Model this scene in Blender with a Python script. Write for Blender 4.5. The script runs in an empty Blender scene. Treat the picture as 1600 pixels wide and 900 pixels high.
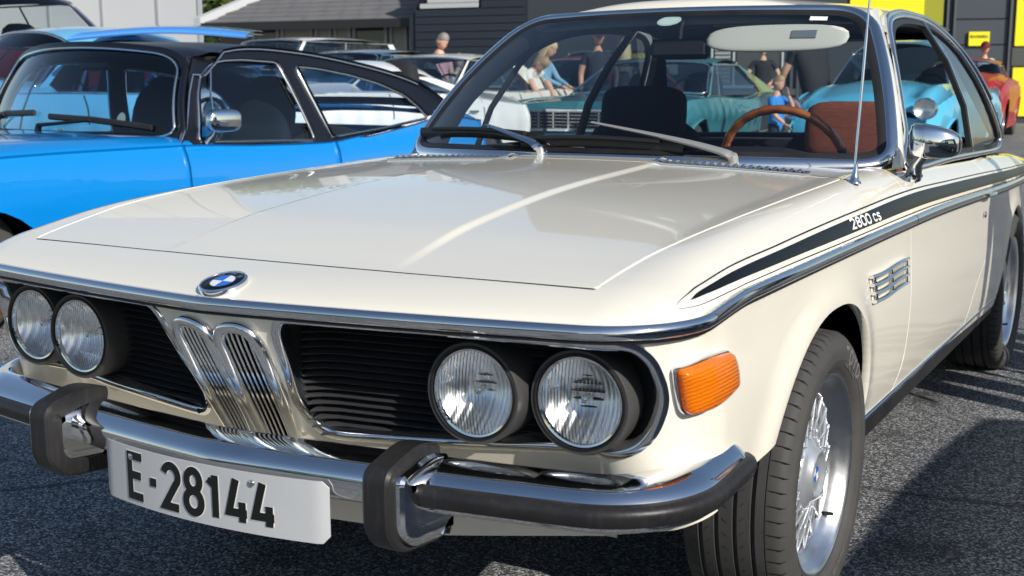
import bpy, bmesh, math, random
import numpy as np
from mathutils import Vector, Matrix, geometry
random.seed(7)
RNG = np.random.default_rng(7)
scene = bpy.context.scene
R = math.radians

# ---------------------------------------------------------------- camera
CAMP = np.array([1.48532, -1.59827, 1.14263])
YAW, PITCH, ROLL, FPX = R(-30.0978), R(9.66933), R(-.22266), 1902.1
cam_d = bpy.data.cameras.new("camera")
cam = bpy.data.objects.new("camera", cam_d)
scene.collection.objects.link(cam)
fw = Vector((math.sin(YAW) * math.cos(PITCH), math.cos(YAW) * math.cos(PITCH), -math.sin(PITCH)))
rt = Vector((math.cos(YAW), -math.sin(YAW), 0.0))
up = rt.cross(fw)
cr, sr = math.cos(ROLL), math.sin(ROLL)
r2 = cr * rt + sr * up
u2 = -sr * rt + cr * up
cam.matrix_world = Matrix(((r2.x, u2.x, -fw.x, CAMP[0]), (r2.y, u2.y, -fw.y, CAMP[1]),
                           (r2.z, u2.z, -fw.z, CAMP[2]), (0, 0, 0, 1)))
cam_d.sensor_width = 36.0
cam_d.lens = FPX / 1600.0 * 36.0
cam_d.clip_start = 0.05
cam_d.clip_end = 3000
cam_d.dof.use_dof = True
cam_d.dof.focus_distance = 2.6
cam_d.dof.aperture_fstop = 8.5
scene.camera = cam

# ---------------------------------------------------------------- light
SUNV = Vector((1.65, -0.73, 1.02)).normalized()      # towards the sun
world = bpy.data.worlds.new("World")
scene.world = world
world.use_nodes = True
wn = world.node_tree
bg = wn.nodes["Background"]
sky = wn.nodes.new("ShaderNodeTexSky")
sky.sky_type = 'NISHITA'
sky.sun_disc = False
sky.sun_elevation = math.asin(SUNV.z)
sky.sun_rotation = math.atan2(SUNV.x, SUNV.y)
sky.air_density = 1.0
sky.dust_density = 0.6
sky.ozone_density = 1.2
wn.links.new(sky.outputs[0], bg.inputs[0])
bg.inputs[1].default_value = 0.10
sun_d = bpy.data.lights.new("sun", 'SUN')
sun_d.energy = 4.6
sun_d.angle = R(0.5)
sun_d.color = (1.0, .955, .88)
sun = bpy.data.objects.new("sun", sun_d)
scene.collection.objects.link(sun)
sun.rotation_euler = (-SUNV).to_track_quat('-Z', 'Y').to_euler()
scene.view_settings.view_transform = 'Standard'
scene.view_settings.look = 'None'
scene.view_settings.exposure = 0.26
scene.view_settings.gamma = 1.0
scene.view_settings.use_curve_mapping = False
scene.cycles.max_bounces = 10
scene.cycles.transparent_max_bounces = 24
scene.cycles.use_denoising = True
scene.cycles.sample_clamp_indirect = 6.0

# ---------------------------------------------------------------- object helpers
def link(o, parent=None):
    scene.collection.objects.link(o)
    if parent is not None:
        o.parent = parent
    return o
def thing(name, label, cat, loc=(0, 0, 0), rz=0, group=None):
    o = bpy.data.objects.new(name, None)
    o.empty_display_size = .1
    link(o)
    o.location = loc
    o.rotation_euler = (0, 0, rz)
    o["label"] = label
    o["category"] = cat
    if group: o["group"] = group
    return o
def tag(o, label=None, cat=None, group=None, kind=None):
    if label: o["label"] = label
    if cat: o["category"] = cat
    if group: o["group"] = group
    if kind: o["kind"] = kind
    return o
def mesh(name, V, F, mat, parent=None, smooth=True, normals=None, label=None):
    if normals is None:
        used = sorted({i for f in F for i in f})
        if len(used) != len(V):
            mp_ = {i: k for k, i in enumerate(used)}; V = [V[i] for i in used]; F = [tuple(mp_[i] for i in f) for f in F]
    me = bpy.data.meshes.new(name)
    me.from_pydata([tuple(map(float, v)) for v in V], [], [tuple(f) for f in F])
    me.update()
    if mat is not None: me.materials.append(mat)
    if smooth is True:
        me.polygons.foreach_set("use_smooth", [True] * len(me.polygons))
    elif smooth:                      # angle in degrees
        me.polygons.foreach_set("use_smooth", [True] * len(me.polygons))
        me.set_sharp_from_angle(angle=R(smooth))
    if normals is not None:
        me.normals_split_custom_set_from_vertices([tuple(map(float, n)) for n in normals])
    o = bpy.data.objects.new(name, me)
    if label: o["label"] = label
    return link(o, parent)
def copy_tree(o, parent=None):
    c = o.copy()
    link(c, parent)
    for ch in list(o.children):
        copy_tree(ch, c)
    return c
class MB:
    """collects geometry for one mesh"""
    def __init__(s): s.V = []; s.F = []
    def add(s, V, F):
        n = len(s.V); s.V += [tuple(v) for v in V]; s.F += [tuple(i + n for i in f) for f in F]; return s
    def box(s, c, d, rz=0.0, m=None):
        cx, cy, cz = c; x, y, z = d[0] / 2, d[1] / 2, d[2] / 2
        P = [(-x, -y, -z), (x, -y, -z), (x, y, -z), (-x, y, -z), (-x, -y, z), (x, -y, z), (x, y, z), (-x, y, z)]
        ca, sa = math.cos(rz), math.sin(rz)
        P = [Vector((p[0] * ca - p[1] * sa, p[0] * sa + p[1] * ca, p[2])) for p in P]
        if m is not None: P = [m @ p for p in P]
        P = [(p[0] + cx, p[1] + cy, p[2] + cz) for p in P]
        return s.add(P, [(3, 2, 1, 0), (4, 5, 6, 7), (0, 1, 5, 4), (1, 2, 6, 5), (2, 3, 7, 6), (3, 0, 4, 7)])
    def bbox(s, c, d, b=.01, rz=0.0, m=None):
        """box with bevelled edges on all sides (octagonal sections)"""
        x, y, z = d[0] / 2, d[1] / 2, d[2] / 2
        b = min(b, x * .9, y * .9, z * .9)
        lay = []
        def ring(ix, iy, zz): return [(-ix + b, -iy, zz), (ix - b, -iy, zz), (ix, -iy + b, zz), (ix, iy - b, zz), (ix - b, iy, zz), (-ix + b, iy, zz), (-ix, iy - b, zz), (-ix, -iy + b, zz)]
        rings = [ring(x - b, y - b, -z), ring(x, y, -z + b), ring(x, y, z - b), ring(x - b, y - b, z)]
        P = [Vector(p) for r in rings for p in r]
        ca, sa = math.cos(rz), math.sin(rz)
        P = [Vector((p[0] * ca - p[1] * sa, p[0] * sa + p[1] * ca, p[2])) for p in P]
        if m is not None: P = [m @ p for p in P]
        P = [(p[0] + c[0], p[1] + c[1], p[2] + c[2]) for p in P]
        F = [tuple(range(7, -1, -1)), tuple(range(24, 32))]
        for k in range(3):
            for i in range(8):
                j = (i + 1) % 8
                F.append((k * 8 + i, k * 8 + j, k * 8 + 8 + j, k * 8 + 8 + i))
        return s.add(P, F)
    def tube(s, pts, r, n=10, cap=True, closed=False, flat=None):
        pts = [Vector(p) for p in pts]
        m = len(pts)
        rr = r if hasattr(r, '__len__') else [r] * m
        V = []; F = []
        ref = None
        for i, p in enumerate(pts):
            a = pts[(i - 1) % m] if (i > 0 or closed) else p
            b = pts[(i + 1) % m] if (i < m - 1 or closed) else p
            t = (b - a)
            if t.length < 1e-9: t = Vector((0, 0, 1))
            t.normalize()
            if ref is None:
                ref = Vector((0, 0, 1)) if abs(t.z) < .9 else Vector((1, 0, 0))
            u = (ref - t * ref.dot(t))
            if u.length < 1e-5: u = t.orthogonal()
            u.normalize(); ref = u
            w = t.cross(u)
            for k in range(n):
                an = 2 * math.pi * k / n
                ru, rw = (rr[i], rr[i]) if flat is None else (rr[i] * flat[0], rr[i] * flat[1])
                V.append(p + u * (ru * math.cos(an)) + w * (rw * math.sin(an)))
        mm = m if closed else m - 1
        for i in range(mm):
            for k in range(n):
                a = i * n + k; b = i * n + (k + 1) % n
                c = ((i + 1) % m) * n + (k + 1) % n; d = ((i + 1) % m) * n + k
                F.append((a, b, c, d))
        if cap and not closed:
            F.append(tuple(range(n - 1, -1, -1))); F.append(tuple((m - 1) * n + k for k in range(n)))
        return s.add(V, F)
    def lathe(s, prof, M=None, n=48, a0=0, a1=2 * math.pi, close=True):
        """prof: (axial, radius) list, axis = local +Z of M"""
        V = []; F = []
        full = abs(a1 - a0 - 2 * math.pi) < 1e-6
        cnt = n if full else n + 1
        for (ax, r) in prof:
            for k in range(cnt):
                a = a0 + (a1 - a0) * k / n
                v = Vector((r * math.cos(a), r * math.sin(a), ax))
                V.append(M @ v if M is not None else v)
        for i in range(len(prof) - 1):
            for k in range(n):
                a = i * cnt + k; b = i * cnt + (k + 1) % cnt
                c = (i + 1) * cnt + (k + 1) % cnt; d = (i + 1) * cnt + k
                F.append((a, b, c, d))
        return s.add(V, F)
    def prism(s, poly, thick, M=None):
        """2D polygon extruded along local z, ends triangulated by ngon"""
        n = len(poly)
        V = [Vector((p[0], p[1], 0)) for p in poly] + [Vector((p[0], p[1], thick)) for p in poly]
        if M is not None: V = [M @ v for v in V]
        F = [tuple(range(n - 1, -1, -1)), tuple(range(n, 2 * n))] + [(i, (i + 1) % n, n + (i + 1) % n, n + i) for i in range(n)]
        return s.add(V, F)
    def sweep(s, frames, prof, closed_prof=True, cap=True):
        """frames: list of (origin, ax, az) ; prof: 2D points"""
        n = len(prof); V = []; F = []
        for (o, a, b) in frames:
            for p in prof:
                V.append((o[0] + a[0] * p[0] + b[0] * p[1], o[1] + a[1] * p[0] + b[1] * p[1], o[2] + a[2] * p[0] + b[2] * p[1]))
        for i in range(len(frames) - 1):
            for k in range(n if closed_prof else n - 1):
                k2 = (k + 1) % n
                F.append((i * n + k, i * n + k2, (i + 1) * n + k2, (i + 1) * n + k))
        if cap and closed_prof:
            F.append(tuple(range(n - 1, -1, -1))); F.append(tuple((len(frames) - 1) * n + k for k in range(n)))
        return s.add(V, F)
    def build(s, name, mat, parent=None, smooth=35, label=None):
        return mesh(name, s.V, s.F, mat, parent, smooth, label=label)
def axis_matrix(o, z, x=None):
    z = Vector(z).normalized()
    x = Vector(x) if x is not None else (Vector((0, 0, 1)) if abs(z.z) < .9 else Vector((1, 0, 0)))
    x = (x - z * x.dot(z)).normalized()
    y = z.cross(x)
    return Matrix(((x.x, y.x, z.x, o[0]), (x.y, y.y, z.y, o[1]), (x.z, y.z, z.z, o[2]), (0, 0, 0, 1)))
def smooth_path(pts, n=6, closed=False):
    """Catmull-Rom through points"""
    P = [np.array(p, float) for p in pts]; m = len(P); out = []
    rng = range(m) if closed else range(m - 1)
    for i in rng:
        p0 = P[(i - 1) % m] if (closed or i > 0) else 2 * P[0] - P[1]
        p1 = P[i]; p2 = P[(i + 1) % m]
        p3 = P[(i + 2) % m] if (closed or i < m - 2) else 2 * P[-1] - P[-2]
        for k in range(n):
            t = k / n
            out.append(.5 * ((2 * p1) + (-p0 + p2) * t + (2 * p0 - 5 * p1 + 4 * p2 - p3) * t * t + (-p0 + 3 * p1 - 3 * p2 + p3) * t ** 3))
    if not closed: out.append(P[-1])
    return out
def round_poly(P, r, n=5):
    """round the corners of a closed 2D polygon"""
    out = []; m = len(P)
    rr = r if hasattr(r, '__len__') else [r] * m
    for i in range(m):
        a = np.array(P[i - 1], float); b = np.array(P[i], float); c = np.array(P[(i + 1) % m], float)
        u = a - b; v = c - b; lu = np.linalg.norm(u); lv = np.linalg.norm(v); u /= lu; v /= lv
        d = min(rr[i], lu * .48, lv * .48)
        p0 = b + u * d; p1 = b + v * d
        for k in range(n + 1):
            t = k / n
            out.append(tuple((1 - t) ** 2 * p0 + 2 * t * (1 - t) * b + t * t * p1))
    return out
def resample(P, step, closed=True):
    P = [np.array(p, float) for p in P]; out = []
    m = len(P)
    for i in range(m if closed else m - 1):
        a = P[i]; b = P[(i + 1) % m]; k = max(1, int(math.ceil(np.linalg.norm(b - a) / step)))
        for j in range(k): out.append(a + (b - a) * j / k)
    if not closed: out.append(P[-1])
    return out

# ---------------------------------------------------------------- materials
def ground_z(x, y):
    """height of the yard, which rises very slightly away from the coupe"""
    dx, dy = x - CAMP[0], y - CAMP[1]
    f = dx * math.sin(YAW) + dy * math.cos(YAW); l = dx * math.cos(YAW) - dy * math.sin(YAW)
    k = max(0.0, f - 6.0)
    return 0.0 if k <= 0 else k * .0085 - .012 * max(-.45 * f, min(.45 * f, l)) * min(1, k / 6)
def at(px, f, z=None):
    """point on the yard f metres ahead of the camera, px image columns from the left"""
    l = (px - 800) / FPX * f * .985
    x = CAMP[0] + f * math.sin(YAW) + l * math.cos(YAW); y = CAMP[1] + f * math.cos(YAW) - l * math.sin(YAW)
    return (x, y, ground_z(x, y) if z is None else z)
def mat(name, col, rough=.5, metal=0.0, coat=0.0, coat_rough=.04, spec=.5, noise=None, bump=None, emit=None, trans=0, ior=1.45, alpha=1):
    m = bpy.data.materials.new(name); m.use_nodes = True
    nt = m.node_tree; b = nt.nodes["Principled BSDF"]
    b.inputs["Base Color"].default_value = (*col, 1)
    b.inputs["Roughness"].default_value = rough
    b.inputs["Metallic"].default_value = metal
    b.inputs["Coat Weight"].default_value = coat
    b.inputs["Coat Roughness"].default_value = coat_rough
    b.inputs["Specular IOR Level"].default_value = spec
    b.inputs["Transmission Weight"].default_value = trans
    b.inputs["IOR"].default_value = ior
    tc = nt.nodes.new("ShaderNodeTexCoord")
    if noise:                              # (scale, amount, colour2)
        sc, amt, c2 = noise
        nz = nt.nodes.new("ShaderNodeTexNoise"); nz.inputs["Scale"].default_value = sc; nz.inputs["Detail"].default_value = 6
        nt.links.new(tc.outputs["Object"], nz.inputs["Vector"])
        rp = nt.nodes.new("ShaderNodeValToRGB"); rp.color_ramp.elements[0].position = .5 - amt; rp.color_ramp.elements[1].position = .5 + amt
        rp.color_ramp.elements[0].color = (*col, 1); rp.color_ramp.elements[1].color = (*c2, 1)
        nt.links.new(nz.outputs[0], rp.inputs[0]); nt.links.new(rp.outputs[0], b.inputs["Base Color"])
        mr = nt.nodes.new("ShaderNodeMapRange"); mr.inputs[3].default_value = max(rough - .07, .02); mr.inputs[4].default_value = rough + .07
        nt.links.new(nz.outputs[0], mr.inputs[0]); nt.links.new(mr.outputs[0], b.inputs["Roughness"])
    if bump:                               # (scale, strength, distance)
        nb = nt.nodes.new("ShaderNodeTexNoise"); nb.inputs["Scale"].default_value = bump[0]; nb.inputs["Detail"].default_value = 4
        nt.links.new(tc.outputs["Object"], nb.inputs["Vector"])
        bp = nt.nodes.new("ShaderNodeBump"); bp.inputs["Strength"].default_value = bump[1]; bp.inputs["Distance"].default_value = bump[2]
        nt.links.new(nb.outputs[0], bp.inputs["Height"]); nt.links.new(bp.outputs[0], b.inputs["Normal"])
    return m
def glass_mat(name, tint, rough=0.0, f0=.06):
    m = bpy.data.materials.new(name); m.use_nodes = True
    nt = m.node_tree; nt.nodes.clear()
    out = nt.nodes.new("ShaderNodeOutputMaterial")
    tr = nt.nodes.new("ShaderNodeBsdfTransparent"); tr.inputs[0].default_value = (*tint, 1)
    gl = nt.nodes.new("ShaderNodeBsdfGlossy"); gl.inputs["Roughness"].default_value = rough
    lw = nt.nodes.new("ShaderNodeLayerWeight"); pw = nt.nodes.new("ShaderNodeMath"); pw.operation = 'POWER'; pw.inputs[1].default_value = 4.0
    fr = nt.nodes.new("ShaderNodeMapRange"); fr.inputs[3].default_value = f0; fr.inputs[4].default_value = 1.0
    nt.links.new(lw.outputs["Facing"], pw.inputs[0]); nt.links.new(pw.outputs[0], fr.inputs[0])
    mx = nt.nodes.new("ShaderNodeMixShader")
    nt.links.new(fr.outputs[0], mx.inputs[0]); nt.links.new(tr.outputs[0], mx.inputs[1]); nt.links.new(gl.outputs[0], mx.inputs[2])
    nt.links.new(mx.outputs[0], out.inputs[0])
    return m
M = {}
M['cream'] = mat("cream_paint", (.78, .735, .625), .32, coat=1.0, coat_rough=.025, spec=.4, bump=(2.2, .02, .02))
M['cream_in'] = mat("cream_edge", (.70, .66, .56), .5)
M['chrome'] = mat("chrome", (.82, .83, .85), .045, 1.0, noise=(14, .3, (.74, .75, .77)))
M['chrome_worn'] = mat("chrome_worn", (.72, .73, .75), .14, 1.0, noise=(30, .3, (.6, .6, .62)), bump=(60, .05, .002))
M['alu'] = mat("aluminium", (.84, .85, .87), .30, 1.0, noise=(40, .3, (.74, .75, .77)))
M['silver'] = mat("silver_paint", (.62, .64, .67), .3, .7, coat=.6)
M['rubber'] = mat("black_rubber", (.012, .012, .014), .42, spec=.35, noise=(9, .25, (.026, .025, .025)), bump=(90, .12, .003))
M['bumper_rubber'] = M['rubber'].copy(); M['bumper_rubber'].name = 'bumper_rubber'
nt = M['bumper_rubber'].node_tree; b = nt.nodes["Principled BSDF"]      # pale vertical weather streaks in the rubber
tc = nt.nodes.new("ShaderNodeTexCoord"); mp = nt.nodes.new("ShaderNodeMapping"); mp.inputs["Scale"].default_value = (110, 110, 14)
nz = nt.nodes.new("ShaderNodeTexNoise"); nz.inputs["Scale"].default_value = 1.0; nz.inputs["Detail"].default_value = 5
rp = nt.nodes.new("ShaderNodeValToRGB"); rp.color_ramp.elements[0].position = .50; rp.color_ramp.elements[1].position = .72
rp.color_ramp.elements[0].color = (0, 0, 0, 1); rp.color_ramp.elements[1].color = (.10, .10, .10, 1)
mx = nt.nodes.new("ShaderNodeMix"); mx.data_type = 'RGBA'; mx.inputs[7].default_value = (.11, .108, .105, 1)
old = b.inputs["Base Color"].links[0].from_socket
nt.links.new(tc.outputs["Object"], mp.inputs[0]); nt.links.new(mp.outputs[0], nz.inputs["Vector"]); nt.links.new(nz.outputs[0], rp.inputs[0])
nt.links.new(rp.outputs[0], mx.inputs[0]); nt.links.new(old, mx.inputs[6]); nt.links.new(mx.outputs[2], b.inputs["Base Color"])
nt = M['cream'].node_tree; b = nt.nodes["Principled BSDF"]          # faint dust film: roughness of the clear coat varies
tc = nt.nodes.new("ShaderNodeTexCoord"); nz = nt.nodes.new("ShaderNodeTexNoise"); nz.inputs["Scale"].default_value = 6; nz.inputs["Detail"].default_value = 8
mr = nt.nodes.new("ShaderNodeMapRange"); mr.inputs[1].default_value = .35; mr.inputs[2].default_value = .7; mr.inputs[3].default_value = .012; mr.inputs[4].default_value = .07
nt.links.new(tc.outputs["Object"], nz.inputs["Vector"]); nt.links.new(nz.outputs[0], mr.inputs[0]); nt.links.new(mr.outputs[0], b.inputs["Coat Roughness"])
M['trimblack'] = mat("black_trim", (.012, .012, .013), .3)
M['matblack'] = mat("matt_black", (.010, .010, .011), .55, bump=(200, .1, .001))
M['housing'] = mat("lamp_housing", (.035, .035, .036), .42, noise=(5, .3, (.06, .058, .055)), bump=(150, .15, .001))
M['dark'] = mat("underbody_black", (.005, .005, .005), 1.0, spec=0.0)
M['stripe'] = mat("stripe_black", (.006, .007, .009), .30, spec=.16)
M['white'] = mat("white_print", (.8, .8, .8), .4)
M['black'] = mat("black_print", (.008, .008, .008), .35)
M['glass'] = glass_mat("window_glass", (.86, .90, .90))
M['tintglass'] = glass_mat("tinted_glass", (.50, .60, .66))
M['seat_black'] = mat("black_velour", (.010, .010, .016), .9, bump=(300, .2, .002))
M['dash'] = mat("dash_vinyl", (.012, .012, .014), .45, bump=(400, .2, .001))
# ---------------------------------------------------------------- body surface charts of the coupe
def interp(x,xs,ys): return np.interp(x,xs,ys)
def smooth_tab(xs,ys):
    # monotone-ish cubic (Catmull-Rom / PCHIP like) interpolation
    xs=np.array(xs,float);ys=np.array(ys,float);h=np.diff(xs);d=np.diff(ys)/h
    m=np.zeros_like(ys);m[0]=d[0];m[-1]=d[-1]
    for i in range(1,len(xs)-1):
        if d[i-1]*d[i]>0:
            w1=2*h[i]+h[i-1];w2=h[i]+2*h[i-1]; m[i]=(w1+w2)/(w1/d[i-1]+w2/d[i])
    def f(x):
        x=np.clip(x,xs[0],xs[-1]);i=np.clip(np.searchsorted(xs,x)-1,0,len(xs)-2)
        t=(x-xs[i])/h[i]
        return (2*t**3-3*t**2+1)*ys[i]+(t**3-2*t**2+t)*h[i]*m[i]+(-2*t**3+3*t**2)*ys[i+1]+(t**3-t**2)*h[i]*m[i+1]
    return f
def sstep(a,b,x):
    t=np.clip((x-a)/(b-a),0,1); return t*t*(3-2*t)
RC=.14; XS=.822
xs_f=smooth_tab([-.2,.25,.9,1.6,3.0,3.8,4.5],[.815,.820,.822,.824,.824,.80,.74])
def yf(x): x=np.abs(x); return -.09+.085*np.sqrt(x*x+.0004)+.07*x*x-.0017
zb_f=smooth_tab([-.1,.1,.35,1.2,1.7,2.8,3.6,4.5],[.768,.772,.789,.790,.788,.765,.745,.72])
base=smooth_tab([-.12,-.05,.03,.1,.2,.34,.5,.65,.9,1.2,1.45,1.6,2.1,2.8,3.7,4.5],[.786,.797,.809,.821,.840,.861,.875,.885,.896,.906,.914,.915,.90,.88,.845,.80])
def Hs(x,y):
    ax=np.abs(x); b=base(y)
    k=sstep(.02,.9,y)
    crown=.020*k*(1-np.clip(ax/.67,0,1)**2)
    w=interp(y,[0,1.5],[.265,.215])
    plateau=.006*sstep(.05,.35,y)*(1-sstep(w-.004,w+.022,ax))
    crest=.007*sstep(.1,.5,y)*np.exp(-((ax-.745)/.05)**2)
    return b+crown+plateau+crest
def mfun(x,y):
    x=np.abs(x); a=np.clip(1-(y-yf(x))/RC,0,None); b=np.clip(1-(xs_f(y)-x)/RC,0,None)
    return np.sqrt(a*a+b*b)
def Z_up(x,y):
    m=np.clip(mfun(x,y),0,1); s=1-m
    P=np.maximum(1-(1-s)**2,0)**.5
    zb=zb_f(y)
    return zb+(np.maximum(Hs(x,y)-zb,.003))*P
# belt contour
def _belt():
    P=[]
    xr=XS-RC-.004
    for x in np.linspace(0,xr,60): P.append((x,yf(x)))
    for ph in np.linspace(0,np.pi/2,30)[1:]:
        y=P[-1][1]
        for _ in range(4):
            x=xs_f(y)-RC*(1-np.sin(ph)); y=yf(x)+RC*(1-np.cos(ph))
        P.append((x,y))
    y0=P[-1][1]
    for y in np.linspace(y0,4.5,160)[1:]: P.append((xs_f(y),y))
    P=np.array(P,float); t=np.r_[0,np.cumsum(np.hypot(*np.diff(P,axis=0).T))]
    T=np.gradient(P,t,axis=0); N=np.stack([T[:,1],-T[:,0]],-1); N/=np.linalg.norm(N,axis=1)[:,None]
    N[0]=(0,-1)
    return t,P,N
BT,BP,BN=_belt()
TSIDE=BT[np.argmin(abs(BP[:,1]-.30)+10*(BP[:,0]<.8))]
in_front=smooth_tab([-.02,0,.02,.05,.10,.28,.31,.33,.36,.45,.60],[.0,.0,.010,.022,.048,.148,.160,.166,.176,.20,.26])
in_side=smooth_tab([-.02,0,.02,.06,.2,.35,.45,.52,.60],[.0,.0,.006,.006,.002,.008,.022,.036,.05])
def belt(t):
    s=np.where(t<0,-1.,1.);a=np.abs(t)
    x=interp(a,BT,BP[:,0]);y=interp(a,BT,BP[:,1]);nx=interp(a,BT,BN[:,0]);ny=interp(a,BT,BN[:,1])
    return x*s,y,nx*s,ny
YW,ZW=.896,.308
def arch_r(y,z):   # normalised distance to the front arch outline
    d=y-.872; a=np.where(d>0,.325,.43); n=np.where(d>0,2.6,2.0)
    return (np.abs(d/a)**n+np.abs(np.clip(z-.31,0,None)/.368)**n)**(1/n)
def arch_r2(y,z):
    return np.hypot((y-3.515)/.375,(z-.31)/.345)
def Wst(t,th):
    """side of the upper body: t along belt, th angle (rad) up the shoulder"""
    t=np.asarray(t,float);th=np.asarray(th,float)
    x,y,nx,ny=belt(t); d=RC*(1-np.cos(th))
    X=x-nx*d;Y=y-ny*d
    return np.stack([X,Y,Z_up(X,Y)],-1)
def Low(t,h):
    """lower body chart: t arc length along belt, h drop below belt -> xyz"""
    t=np.asarray(t,float);h=np.asarray(h,float)
    x,y,nx,ny=belt(t)
    # fade smooth centre V
    w=sstep(.60,1.02,np.abs(t))
    ins=in_front(h)*(1-w)+in_side(h)*w
    z=zb_f(y)-h
    X=x-nx*ins; Y=y-ny*ins
    for ar in (arch_r(Y,z),arch_r2(Y,z)):
        fl=.011*np.exp(-((ar-1.0)/.13)**2)*(ar>1)+.011*(ar<=1); fl=fl*sstep(.25,.52,z)
        X=X+np.sign(X)*fl*w
    return np.stack([X,Y,z],-1)
def xg(z):
    d=z-.92; return .752-.15*d-.8*d*d
def Side(y,z,off=0):
    # greenhouse side surface: narrower toward the rear
    return np.stack([(xg(z)-.012*np.clip(y-2.6,0,None)**2+off),y,z],-1)
def Up(x, y):
    x = np.asarray(x, float); y = np.asarray(y, float)
    return np.stack([x, y, Z_up(x, y)], -1)
def num_normal(S, U, W, flip=1, e=6e-4):
    a = S(U + e, W) - S(U - e, W); b = S(U, W + e) - S(U, W - e)
    n = np.cross(a, b) * flip
    l = np.linalg.norm(n, axis=1); l[l < 1e-12] = 1
    return n / l[:, None]
def patch(name, S, outline, holes, step, mt, parent, flip=1, off=0.0, skirt=.012, extra=None, label=None, thick=None, grid=True):
    """panel cut out of a surface chart: constrained Delaunay in chart space, real edges turned inward"""
    if S is Low: flip = -flip
    pts = []; edges = []; loops = []
    for L in [outline] + list(holes):
        L = resample(L, step)
        i0 = len(pts); pts += [Vector((float(p[0]), float(p[1]))) for p in L]
        n = len(L); loops.append(list(range(i0, i0 + n)))
        edges += [(i0 + k, i0 + (k + 1) % n) for k in range(n)]
    A = np.array([[p.x, p.y] for p in pts])
    mn = A.min(0); mx = A.max(0)
    if grid:
        g = [(x, y) for j, x in enumerate(np.arange(mn[0], mx[0], step)) for y in np.arange(mn[1] + (step / 2 if j % 2 else 0), mx[1], step)]
        if extra: g += extra
        ga = np.array(g)
        keep = np.zeros(len(ga), bool)
        def inside(poly, q):
            r = np.zeros(len(q), bool); n = len(poly)
            for i in range(n):
                x1, y1 = poly[i]; x2, y2 = poly[(i + 1) % n]
                c = ((y1 > q[:, 1]) != (y2 > q[:, 1]))
                with np.errstate(divide='ignore', invalid='ignore'):
                    xi = (x2 - x1) * (q[:, 1] - y1) / (y2 - y1) + x1
                r ^= c & (q[:, 0] < xi)
            return r
        keep = inside(A[loops[0]], ga)
        for lp in loops[1:]: keep &= ~inside(A[lp], ga)
        ga = ga[keep]
        if len(ga):
            ok = np.ones(len(ga), bool)
            for i in range(0, len(ga), 500):
                d = np.sqrt(((ga[i:i + 500, None, :] - A[None]) ** 2).sum(-1)).min(1)
                ok[i:i + 500] = d > step * .42
            pts += [Vector((float(p[0]), float(p[1]))) for p in ga[ok]]
    vo, eo, fo, ov, oe, of = geometry.delaunay_2d_cdt(pts, edges, [], 0, 1e-6)
    # output_type 1: inside of constraint hull; 3: inside with holes
    uv = np.array([[v.x, v.y] for v in vo])
    F = [tuple(f) for f in fo]
    if not holes:
        cen = np.array([uv[list(f)].mean(0) for f in F])
        k = inside_poly(A[loops[0]], cen)
        F = [f for f, kk in zip(F, k) if kk]
    else:
        cen = np.array([uv[list(f)].mean(0) for f in F])
        k = inside_poly(A[loops[0]], cen)
        for lp in loops[1:]: k &= ~inside_poly(A[lp], cen)
        F = [f for f, kk in zip(F, k) if kk]
    P = S(uv[:, 0], uv[:, 1]); N = num_normal(S, uv[:, 0], uv[:, 1], flip)
    if off: P = P + N * off
    if flip < 0: F = [f[::-1] for f in F]
    # orientation check
    if F:
        f = F[len(F) // 2]; fn = np.cross(P[f[1]] - P[f[0]], P[f[2]] - P[f[0]])
        if fn @ N[f[0]] < 0: F = [g[::-1] for g in F]
    V = list(P); NN = list(N)
    if skirt:
        from collections import Counter
        ec = Counter()
        for f in F:
            for i in range(len(f)): ec[(f[i], f[(i + 1) % len(f)])] += 1
        for (a, b) in list(ec):
            if (b, a) in ec: continue
            pa, pb = P[a], P[b]
            qa, qb = pa - N[a] * skirt, pb - N[b] * skirt
            t = pb - pa; n = np.cross(t, N[a]); l = np.linalg.norm(n)
            if l < 1e-12: continue
            n = n / l
            i0 = len(V); V += [pa, pb, qb, qa]
            nb = n * .8 + N[a] * .6; NN += [nb, nb, n, n]
            F.append((i0 + 1, i0, i0 + 3, i0 + 2))
    return mesh(name, V, F, mt, parent, True, normals=NN, label=label)
def inside_poly(poly, q):
    r = np.zeros(len(q), bool); n = len(poly)
    for i in range(n):
        x1, y1 = poly[i]; x2, y2 = poly[(i + 1) % n]
        c = ((y1 > q[:, 1]) != (y2 > q[:, 1]))
        with np.errstate(divide='ignore', invalid='ignore'):
            xi = (x2 - x1) * (q[:, 1] - y1) / (y2 - y1) + x1
        r ^= c & (q[:, 0] < xi)
    return r
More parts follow.
